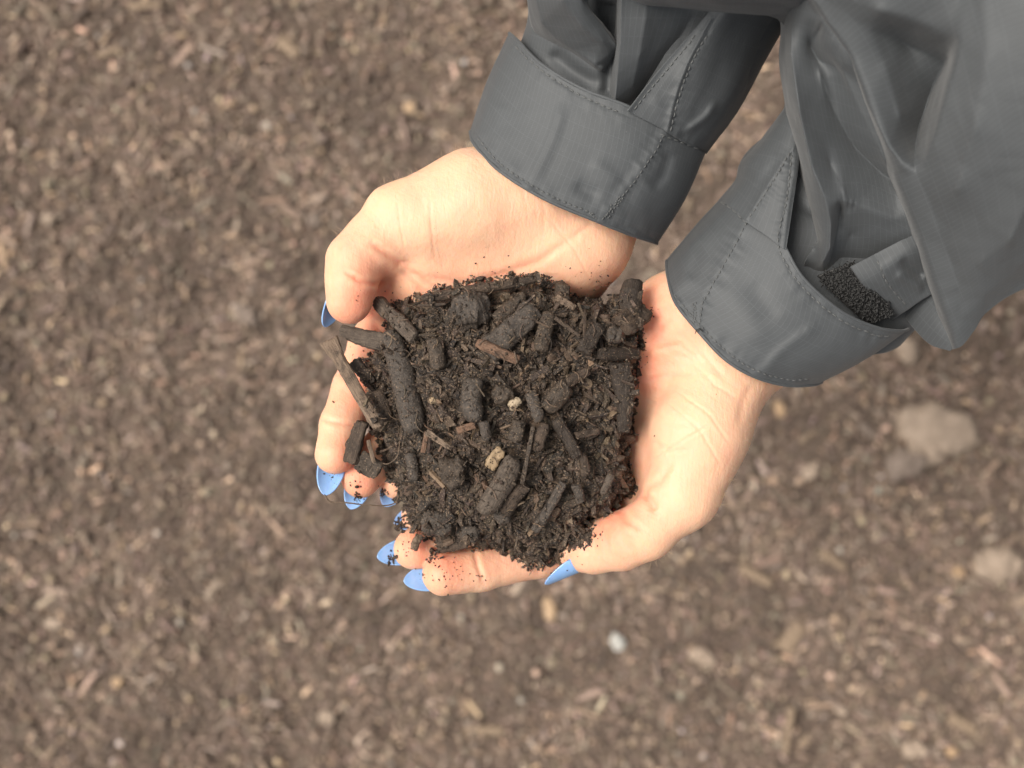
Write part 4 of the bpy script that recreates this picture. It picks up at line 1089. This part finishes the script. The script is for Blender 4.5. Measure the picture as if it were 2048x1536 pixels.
W_dark = make_wood("dark_bark", (0.024, 0.018, 0.014), (0.055, 0.041, 0.032), grimy=.3)
W_brown = make_wood("brown_bark", (0.045, 0.030, 0.021), (0.105, 0.073, 0.052), grimy=.3)
W_grey = make_wood("grey_brown_wood", (0.060, 0.046, 0.036), (0.125, 0.098, 0.077), grimy=.05)
W_light = make_wood("weathered_light_wood", (0.11, 0.075, 0.052), (0.24, 0.175, 0.125), grimy=.12)
W_red = make_wood("reddish_splinter_wood", (0.10, 0.055, 0.034), (0.22, 0.13, 0.085), grimy=.12)
S_dark = make_soil("dark_clod", False, (0.032, 0.024, 0.018), (0.105, 0.076, 0.054), .63)
S_grey = make_soil("grey_clod", False, (0.038, 0.031, 0.026), (0.115, 0.091, 0.073), .635, .46)
S_tan = make_stone("tan_stone_chip", (0.22, 0.15, 0.085), (0.34, 0.25, 0.155))
S_pale = make_stone("cream_stone_chip", (0.27, 0.21, 0.14), (0.38, 0.30, 0.21))
# x1 y1 x2 y2 width thick/width z-lift shape mat taper name label category
H = [
 (656, 680, 758, 856, 25, .55, 5, 'split', W_light, .0, "wood_stick", "long weathered pale stick with a split end poking out over the index finger", "stick"),
 (680, 662, 770, 686, 38, .5, 3, 'slab', W_grey, -.35, "wood_chip", "grey brown pointed chip jutting left just below the upper thumb", "wood chip"),
 (754, 602, 830, 676, 30, .7, 4, 'slab', W_grey, .1, "wood_chip", "blunt crusted chip leaning on the palm beside the upper thumb", "wood chip"),
 (783, 662, 832, 868, 50, .8, 3, 'rod', S_grey, .0, "bark_piece", "thick long dark bark rod down the left of the compost", "bark"),
 (708, 722, 744, 768, 27, .6, 1, 'slab', W_dark, .1, "bark_piece", "small black bark chip between pale stick and thick rod", "bark"),
 (752, 782, 776, 842, 34, .8, 1, 'rod', W_brown, .1, "bark_piece", "short plump rod between the pale stick and the thick bark rod", "bark"),
 (972, 706, 1070, 618, 54, .45, 2, 'slab', S_grey, .1, "bark_piece", "broad dark slab tilted in the upper middle of the compost", "bark"),
 (902, 628, 982, 612, 76, .75, 2, 'clod', S_grey, .0, "soil_clod", "large round black clod at the top of the compost", "clod"),
 (953, 684, 1037, 722, 20, .6, 6, 'slab', W_red, .1, "wood_splinter", "reddish brown splinter lying across the dark slab", "splinter"),
 (944, 756, 946, 844, 42, .85, 2, 'rod', S_grey, .0, "bark_piece", "short upright dark rod in the middle left of the compost", "bark"),
 (986, 797, 1026, 783, 37, .8, 2, 'clod', S_dark, .0, "pebble", "dark pebble touching the cream stone chip", "pebble"),
 (1017, 815, 1042, 799, 19, .7, 4, 'stone', S_pale, .0, "stone_chip", "small cream stone chip in the centre of the compost", "stone chip"),
 (1060, 784, 1080, 844, 27, .85, 3, 'rod', S_grey, .1, "bark_piece", "smooth grey peg right of the cream stone chip", "bark"),
 (1070, 902, 1092, 846, 28, .8, 3, 'rod', W_brown, .15, "bark_piece", "brown tapered peg standing just below the grey peg", "bark"),
 (967, 1028, 1032, 918, 42, .85, 6, 'rod', W_grey, .0, "bark_piece", "prominent grey brown cylinder slanting in the lower middle", "bark"),
 (1004, 1022, 1048, 966, 40, .8, 1, 'rod', W_brown, .1, "bark_piece", "sandy rod tucked behind the prominent slanting cylinder", "bark"),
 (880, 950, 932, 938, 62, .75, 1, 'clod', S_dark, .0, "soil_clod", "rounded dark clod in the lower left of the compost", "clod"),
 (978, 938, 1002, 898, 26, .7, 3, 'stone', S_tan, .1, "stone_chip", "amber angular stone chip above the slanting cylinder", "stone chip"),
 (1243, 726, 1250, 866, 46, .55, 2, 'slab', W_dark, .45, "bark_piece", "long dark wedge of bark against the lower palm", "bark"),
 (1264, 560, 1262, 640, 44, .8, 5, 'rod', W_dark, .0, "bark_piece", "dark rounded bark lump between the two wrists", "bark"),
 (1244, 652, 1290, 620, 48, .5, 8, 'slab', W_brown, .1, "bark_piece", "brown crumbly flake on top of the lump between the wrists", "bark"),
 (1196, 708, 1277, 707, 27, .8, 2, 'rod', W_dark, .0, "bark_piece", "short level rod pointing at the lower palm", "bark"),
 (1212, 672, 1248, 668, 32, .8, 1, 'clod', S_grey, .0, "pebble", "grey lump just above the short level rod", "pebble"),
 (1090, 820, 1136, 770, 40, .75, 2, 'rod', S_dark, .0, "bark_piece", "stout dark rod slanting right of the grey peg", "bark"),
 (1080, 704, 1098, 624, 33, .7, 3, 'rod', S_dark, .1, "bark_piece", "dark crusted rod right of the broad slab", "bark"),
 (700, 926, 724, 842, 33, .6, 0, 'slab', W_brown, .1, "bark_piece", "brown bark chip lying on the upper index fingertip", "bark"),
 (716, 918, 758, 944, 44, .25, 0, 'slab', S_dark, .1, "bark_piece", "thin black bark flake over the upper middle finger", "bark"),
 (736, 880, 748, 925, 9, .8, 3, 'slab', W_light, .1, "wood_splinter", "pale sliver lying on the thin black flake", "splinter"),
 (853, 864, 900, 896, 14, .5, 5, 'slab', W_light, .4, "wood_splinter", "pale pointed sliver right of the thick rod's lower end", "splinter"),
 (846, 906, 854, 862, 11, .5, 4, 'slab', W_red, .2, "wood_splinter", "small upright reddish sliver below the thick rod", "splinter"),
 (1045, 968, 1066, 854, 10, .8, 6, 'slab', S_dark, .3, "wood_stick", "thin black stick standing beside the brown tapered peg", "stick"),
 (842, 598, 1080, 556, 22, .9, 9, 'rod', W_brown, .1, "root", "long soil crusted root along the top rim of the compost", "root"),
 (836, 611, 892, 608, 6, .9, 6, 'rod', W_brown, .0, "twig", "short thin twig left of the large round clod", "twig"),
 (1112, 594, 1150, 616, 15, .5, 4, 'slab', W_light, .1, "wood_splinter", "pale splinter near the top right rim of the compost", "splinter"),
 (1169, 604, 1169, 674, 7, .9, 5, 'slab', W_brown, .2, "twig", "thin straight upright twig at the upper right", "twig"),
 (1110, 636, 1162, 674, 8, .9, 5, 'slab', W_brown, .2, "twig", "thin slanting twig meeting the straight upright one", "twig"),
 (1112, 836, 1156, 914, 23, .8, 3, 'slab', W_dark, .1, "bark_piece", "ridged dark stick slanting down in the right half", "bark"),
 (1164, 906, 1172, 952, 19, .8, 2, 'rod', W_brown, .0, "bark_piece", "stubby brown peg low on the right of the compost", "bark"),
 (1152, 968, 1162, 1004, 20, .7, 3, 'slab', S_grey, .1, "bark_piece", "small squared grey chip below the stubby brown peg", "bark"),
 (1224, 948, 1204, 988, 18, .7, 3, 'rod', W_grey, .3, "bark_piece", "small grey pointed chip near the lower palm crease", "bark"),
 (874, 1090, 934, 1082, 36, .35, 0, 'slab', W_brown, .1, "bark_piece", "flat brown flake resting on the lower index finger", "bark"),
 (840, 1070, 826, 1100, 18, .6, 1, 'slab', W_light, .1, "wood_chip", "small tan chip on the lower middle fingertip", "wood chip"),
 (860, 802, 871, 799, 11, .9, 5, 'stone', S_tan, .0, "pebble", "tiny orange pebble right of the thick rod", "pebble"),
 (914, 862, 950, 850, 15, .7, 4, 'slab', W_red, .1, "wood_chip", "reddish chip below the short upright dark rod", "wood chip"),
 (848, 1052, 900, 1040, 54, .7, 0, 'clod', S_grey, .0, "soil_clod", "smooth grey clod above the lower middle fingertip", "clod"),
 (915, 1072, 958, 1064, 44, .7, 0, 'clod', S_grey, .0, "soil_clod", "grey clod above the flat brown flake", "clod"),
 (988, 1036, 1022, 1030, 32, .8, 2, 'clod', S_grey, .0, "soil_clod", "small smooth clod under the slanting cylinder's lower end", "clod"),
 (966, 842, 974, 882, 23, .7, 2, 'rod', S_grey, .2, "bark_piece", "small pointed grey chip in the centre left", "bark"),
 (1028, 884, 1040, 842, 30, .7, 2, 'slab', S_dark, .1, "bark_piece", "dark blocky chip in the very centre of the compost", "bark"),
 (1070, 1062, 1128, 964, 20, .8, 3, 'slab', S_grey, .1, "bark_piece", "long grey ridge of bark right of the sandy rod", "bark"),
 (1150, 872, 1198, 862, 14, .8, 3, 'slab', W_brown, .1, "wood_chip", "short level brown chip left of the long dark wedge", "wood chip"),
 (1130, 770, 1178, 740, 22, .8, 2, 'rod', W_brown, .1, "bark_piece", "brown rod end just above the stout slanting rod", "bark"),
 (868, 676, 878, 740, 34, .8, 1, 'rod', S_dark, .1, "bark_piece", "upright crusted lump right of the thick rod's top", "bark"),
 (1165, 705, 1200, 650, 30, .7, 3, 'slab', W_dark, .1, "bark_piece", "dark flat chip left of the short level rod", "bark"),
 (820, 905, 830, 965, 26, .8, 1, 'rod', S_grey, .1, "bark_piece", "worn grey stub near the lower left edge", "bark"),
 (990, 640, 1050, 590, 30, .7, 0, 'rod', S_dark, .1, "bark_piece", "dark rod right of the large round clod", "bark"),
 (1120, 560, 1126, 610, 34, .6, 0, 'clod', S_dark, .1, "soil_clod", "dark clod at the right end of the long root", "clod"),
]
heroes = []
GRP = {'bark': 'bark pieces in the held compost', 'clod': 'soil clods in the held compost', 'splinter': 'splinters on the held compost', 'twig': 'twigs on the held compost', 'stick': 'sticks in the held compost', 'wood chip': 'wood chips in the held compost', 'pebble': 'pebbles in the held compost', 'stone chip': 'stone chips in the held compost', 'root': 'roots in the held compost'}
for k, (x1, y1, x2, y2, w, tr, lift, shp, mt, tp, nm, lab, cat) in enumerate(H):
    mx, my = (x1 + x2) / 2, (y1 + y2) / 2
    za = float(mound_z(np.array([x1 * .8 + mx * .2]), np.array([y1 * .8 + my * .2]))[0][0]); zb = float(mound_z(np.array([x2 * .8 + mx * .2]), np.array([y2 * .8 + my * .2]))[0][0])
    za = max(za, -16) + lift * .8 + 3.7; zb = max(zb, -16) + lift * .8 + 3.7
    if k in (0,): za, zb = -6, 4
    if k in (25, 26, 27): za = zb = -7 + (3 if k == 27 else 0)
    if k in (1,): za, zb = -14, -7
    if k in (40, 41): za, zb = -17, -14
    a, b = P(x1, y1, za), P(x2, y2, zb); c = (a + b) / 2; dd = b - a; L = np.linalg.norm(dd); W = w / 5.0; T = W * tr
    kw = dict(rod=dict(p=4.5, q=2.1, amp=.055, fine=.035), slab=dict(p=9, q=3.6, amp=.10, fine=.035, groove=.10), split=dict(p=12, q=3.2, amp=.07, fine=.03, groove=.12, notch=1.1),
              clod=dict(p=2.3, q=2.3, amp=.14, fine=.06), stone=dict(p=3.4, q=4.2, amp=.16, fine=.01))[shp]
    n = 44 if L > 10 else 26
    o = lump(nm, L, W, max(T, .9), mt, seed=k * 1.37 + .3, taper=abs(tp), nu=n, nv=30, bend=rng.uniform(-.15, .15), **kw)
    if tp < 0: dd = -dd
    orient(o, c, dd, roll=rng.normal(0, .12)); tag(o, lab, cat, GRP.get(cat)); heroes.append(o)

# thin root dangling under the blue fingertips, and one fibre
def fibre(name, pts, r, mat, lab, cat):
    c = catmull(np.array(pts, float), 40); w = P(c[:, 0], c[:, 1], c[:, 2]); w[:, :] += .25 * pnoise(w / 3)[:, None]
    v, f = tube_mesh([w], r, 6); o = mesh_np(name, v, f, mat); recenter(o); tag(o, lab, cat, GRP.get(cat)); return o
fibre("root_fibre", [(649, 988, -8), (661, 1003, -10), (700, 1006, -12), (745, 1011, -14), (785, 1008, -18), (800, 990, -20)], .28, W_light, "hair thin tan root hanging across the blue fingernails", "root")
fibre("root_fibre", [(846, 830, 3), (850, 852, 5), (872, 860, 5), (905, 858, 3)], .28, W_red, "curved thin reddish root beside the thick bark rod", "root")
fibre("root_fibre", [(757, 924, -8), (775, 928, -6), (795, 912, -4), (800, 880, -3)], .22, W_light, "short curled pale root above the ring finger", "root")

# ---- loose compost: medium pieces, splinters, crumbs and sand, dropped onto the core, bark and hands
bvh = bvh_of([core] + heroes + [body])
ICO2 = None
def subdiv_ico():
    me = bpy.data.meshes.new("t"); import bmesh
    bm = bmesh.new(); bmesh.ops.create_icosphere(bm, subdivisions=2, radius=.5); bm.to_mesh(me); bm.free()
    v = np.array([x.co[:] for x in me.vertices]); f = np.array([p.vertices[:] for p in me.polygons]); bpy.data.meshes.remove(me); return v, f
I2V, I2F = subdiv_ico()
PAL = [(0.015, 0.012, 0.010), (0.030, 0.022, 0.017), (0.052, 0.037, 0.027), (0.098, 0.068, 0.047), (0.20, 0.135, 0.088)]
def drop(n, grow=0.0, near=None):
    out = []
    while len(out) < n:
        x = rng.uniform(690, 1310, 4 * n); y = rng.uniform(530, 1170, 4 * n)
        d = polydist(x, y, MOUND, True) * np.where(inside(x, y, MOUND), 1, -1) + 9 * pnoise(np.stack([x / 25, y / 25, 0 * x + .5], -1))
        k = d > -grow
        if near is not None: k &= np.abs(d) < near
        out = np.stack([x[k], y[k]], -1)[:n] if k.sum() >= n or True else out
        if len(out) < n: n = len(out)
    return out
def hits(xy, up=0.0):
    P_, N_ = [], []
    for x, y in xy:
        p, nn = hit(bvh, x, y)
        if p is None: continue
        if p.z * 1000 < HZ - 60: continue
        P_.append(np.array(p) * 1000); N_.append(np.array(nn))
    return np.array(P_), np.array(N_)
V, Fc, C = [], [], []; off = 0; V4, F4, C4 = [], [], []; off4 = 0
def add3(v, f, c, k):
    global off; V.append(v); Fc.append(f + off); off += len(v); C.append(np.repeat(c, k, 0))
# medium lumps, kept off the big pieces by starting from the core only
bcore = bvh_of([core]); ball = bvh
def setb(b):
    global bvh; bvh = b
bhero = bvh_of(heroes)
def offhero(xy, keep=.06):
    m = [hit(bhero, x, y)[0] is None or rng.random() < keep for x, y in xy]; return xy[np.array(m)]
setb(bcore)
xy = offhero(drop(2600, -4)); p, nn = hits(xy); n = len(p); L = np.minimum(np.exp(rng.normal(np.log(3.4), .42, n)), 7); asp = rng.uniform(.32, .9, n)
v, f = scatter(I2V, I2F, p + np.array([0, 0, -.7]), np.stack([L * 1.35, L * asp, L * asp * .8], -1), rng.uniform(0, 6.28, n), rng.normal(0, .35, n), rng.uniform(0, 6.28, n), .10)
v += .22 * np.stack([pnoise(v / .9), pnoise(v / .9 + 9), pnoise(v / .9 + 21)], -1)
add3(v, f, pick_cols(n, PAL, (5, 6, 4, 1.6, .15)), len(I2V))
# angular chips
xy = offhero(drop(2900, -2)); p, nn = hits(xy); n = len(p); L = np.minimum(np.exp(rng.normal(np.log(3.2), .45, n)), 6.5); asp = rng.uniform(.15, .42, n)
v, f = scatter(BOX_V, BOX_F, p + np.array([0, 0, .3]), np.stack([L * 1.5, L * asp * 1.3, L * asp * .7], -1), rng.uniform(0, 6.28, n), rng.normal(0, .4, n), rng.normal(0, .8, n), .16)
V4.append(v); F4.append(f); off4 = len(v); C4.append(np.repeat(pick_cols(n, PAL, (4, 6, 5, 2.6, .7)), 8, 0))
setb(ball)
# thin splinters over everything in the mound
xy = offhero(drop(1100, 0), .12); p, nn = hits(xy); n = len(p); L = np.minimum(np.exp(rng.normal(np.log(3.0), .5, n)), 6.5)
v, f = scatter(BOX_V, BOX_F, p + np.array([0, 0, .3]), np.stack([L * 1.6, L * .14 + .15, L * .1 + .15], -1), rng.uniform(0, 6.28, n), rng.normal(0, .35, n), rng.normal(0, .8, n), .12)
V4.append(v); F4.append(f + off4); C4.append(np.repeat(pick_cols(n, PAL, (3, 4, 5, 3.0, 1.0)), 8, 0))
# flakes thinning out over the skin round the rim
xy = drop(1000, 6, 16); p, nn = hits(xy); n = len(p); L = np.minimum(np.exp(rng.normal(np.log(1.1), .6, n)), 3)
v, f = scatter(BOX_V, BOX_F, p + np.array([0, 0, .2]), np.stack([L * 1.6, L * .8, L * .6], -1), rng.uniform(0, 6.28, n), rng.normal(0, .5, n), rng.normal(0, .8, n), .2)
off4 = sum(len(q) for q in V4); V4.append(v); F4.append(f + off4); C4.append(np.repeat(pick_cols(n, PAL, (3, 5, 5, 2.4, .4)), 8, 0))
# crumbs of every size
for cnt, mean, sig, grow, near, lift, keep in ((5500, 1.0, .45, 4, None, .1, .05), (17000, .44, .35, 3, None, .2, .22)):
    xy = offhero(drop(cnt, grow, near), keep); p, nn = hits(xy); n = len(p); L = np.exp(rng.normal(np.log(mean), sig, n))
    v, f = scatter(ICO_V, ICO_F, p + nn * (L * lift)[:, None], np.stack([L * 1.2, L, L * .85], -1), rng.uniform(0, 6.28, n), rng.uniform(0, 6.28, n), rng.uniform(0, 6.28, n), .2)
    add3(v, f, pick_cols(n, PAL, (4, 6, 5, 2, .35) if mean > .8 else (4, 6, 5, 3, 1.0)), 12)
# fine roots and torn fibres
xy = drop(260, 2); p, nn = hits(xy); segs = []
for a in p:
    t = np.linspace(0, 1, 9)[:, None]; th = rng.uniform(0, 6.28); Ln = rng.uniform(2, 8); w = rng.normal(0, .35, 3); w[2] *= .4
    c_ = a + np.array([0, 0, .5]) + np.array([math.cos(th), math.sin(th), rng.normal(0, .15)]) * Ln * (t - .5) + np.stack([np.sin(t[:, 0] * 5 + th), np.cos(t[:, 0] * 4 + th), .6 * np.sin(t[:, 0] * 3.1)], -1) * Ln * .13
    segs.append(c_)
v, f = tube_mesh(segs, .16, 4); kf = len(v)
off4 = sum(len(q) for q in V4); V4.append(v); F4.append(f + off4); C4.append(np.repeat(pick_cols(len(segs), PAL, (1, 3, 4, 5, 2.5)), 36, 0))
# crumbs clinging to skin and nails: px, py, spread px, count, size mm
setb(bvh_of([body] + [o for o in body.children] + heroes))
for x, y, sp, cnt, sz in ((1208, 565, 16, 14, .45), (1190, 545, 30, 8, .4), (1285, 690, 14, 10, .6), (1310, 873, 3, 3, .5), (900, 1155, 34, 26, .5), (960, 1140, 40, 10, .5), (1290, 720, 16, 6, .4), (810, 1095, 18, 10, .6),
                          (725, 960, 24, 12, .6), (700, 690, 30, 8, .4), (660, 780, 22, 5, .5), (720, 600, 20, 5, .4), (800, 600, 26, 12, .5), (782, 1118, 9, 45, .8), (716, 998, 8, 30, .7), (764, 985, 9, 40, .8), (800, 1048, 12, 60, 1.1),
                          (862, 1118, 9, 22, .8), (872, 1104, 12, 20, .8), (662, 950, 14, 12, .5), (840, 1150, 12, 8, .5), (1190, 1070, 16, 14, .6), (1130, 1130, 30, 16, .6), (1000, 550, 50, 18, .6), (1300, 620, 12, 10, .5), (1420, 760, 90, 4, .35), (900, 480, 120, 6, .3), (1150, 570, 40, 10, .4)):
    xy = np.stack([rng.normal(x, sp * .6, cnt), rng.normal(y, sp * .6, cnt)], -1); p, nn = hits(xy)
    if len(p) == 0: continue
    n = len(p); L = sz * np.exp(rng.normal(0, .4, n))
    v, f = scatter(ICO_V, ICO_F, p + nn * (L * .25)[:, None], np.stack([L * 1.5, L, L * .7], -1), rng.uniform(0, 6.28, n), rng.uniform(0, 6.28, n), rng.uniform(0, 6.28, n), .25)
    add3(v, f, pick_cols(n, PAL, (4, 6, 4, 1, 0)), 12)
crumbs = mesh_np("compost_crumbs", np.concatenate(V), np.concatenate(Fc), M_soil, False, None, np.concatenate(C))
chips = mesh_np("compost_flakes", np.concatenate(V4), np.concatenate(F4), M_soil, False, None, np.concatenate(C4))
for o, lab, cat in ((core, "dark moist compost mass heaped in the cupped hands", "compost"), (crumbs, "crumbs of dark compost heaped over the mound and clinging to the skin", "compost"), (chips, "fine dark wood flakes mixed through the compost", "compost")):
    tag(o, lab, cat, None, "stuff")

# ---- fine hair along the back edges of the hands
setb(bvh_of([body])); segs = []
for pl, nx, ny, cnt in (([(940, 303), (870, 327), (800, 353), (760, 372)], -.45, -1, 34), ([(735, 395), (700, 446), (676, 478)], -1, -.35, 22), ([(1484, 835), (1470, 900), (1446, 958), (1430, 1000), (1400, 1045)], 1, -.1, 44), ([(1340, 1085), (1290, 1113)], .5, 1, 10)):
    q = resample(pl, 1.0)
    for k in rng.integers(0, len(q), cnt):
        x, y = q[k]; hp = None
        for s in range(14, -26, -3):
            pt, n2 = hit(bvh, x + nx * s * .8, y + ny * s * .8)
            if pt is not None and pt.z * 1000 > HZ - 70: hp = np.array(pt) * 1000; break
        if hp is None: continue
        ln = rng.uniform(1.5, 4.0); dv = np.array([nx + rng.normal(0, .5), -ny + rng.normal(0, .5), .3]); dv /= np.linalg.norm(dv); t = np.linspace(0, 1, 6)[:, None]
        bd = rng.normal(0, .5, 3); segs.append(hp + dv * ln * t + bd * t ** 2)
v, f = tube_mesh(segs, .035, 4); hr = mesh_np("body_hair", v, f, M_hair); keep_parent(hr, body)
hr["kind"] = "stuff"
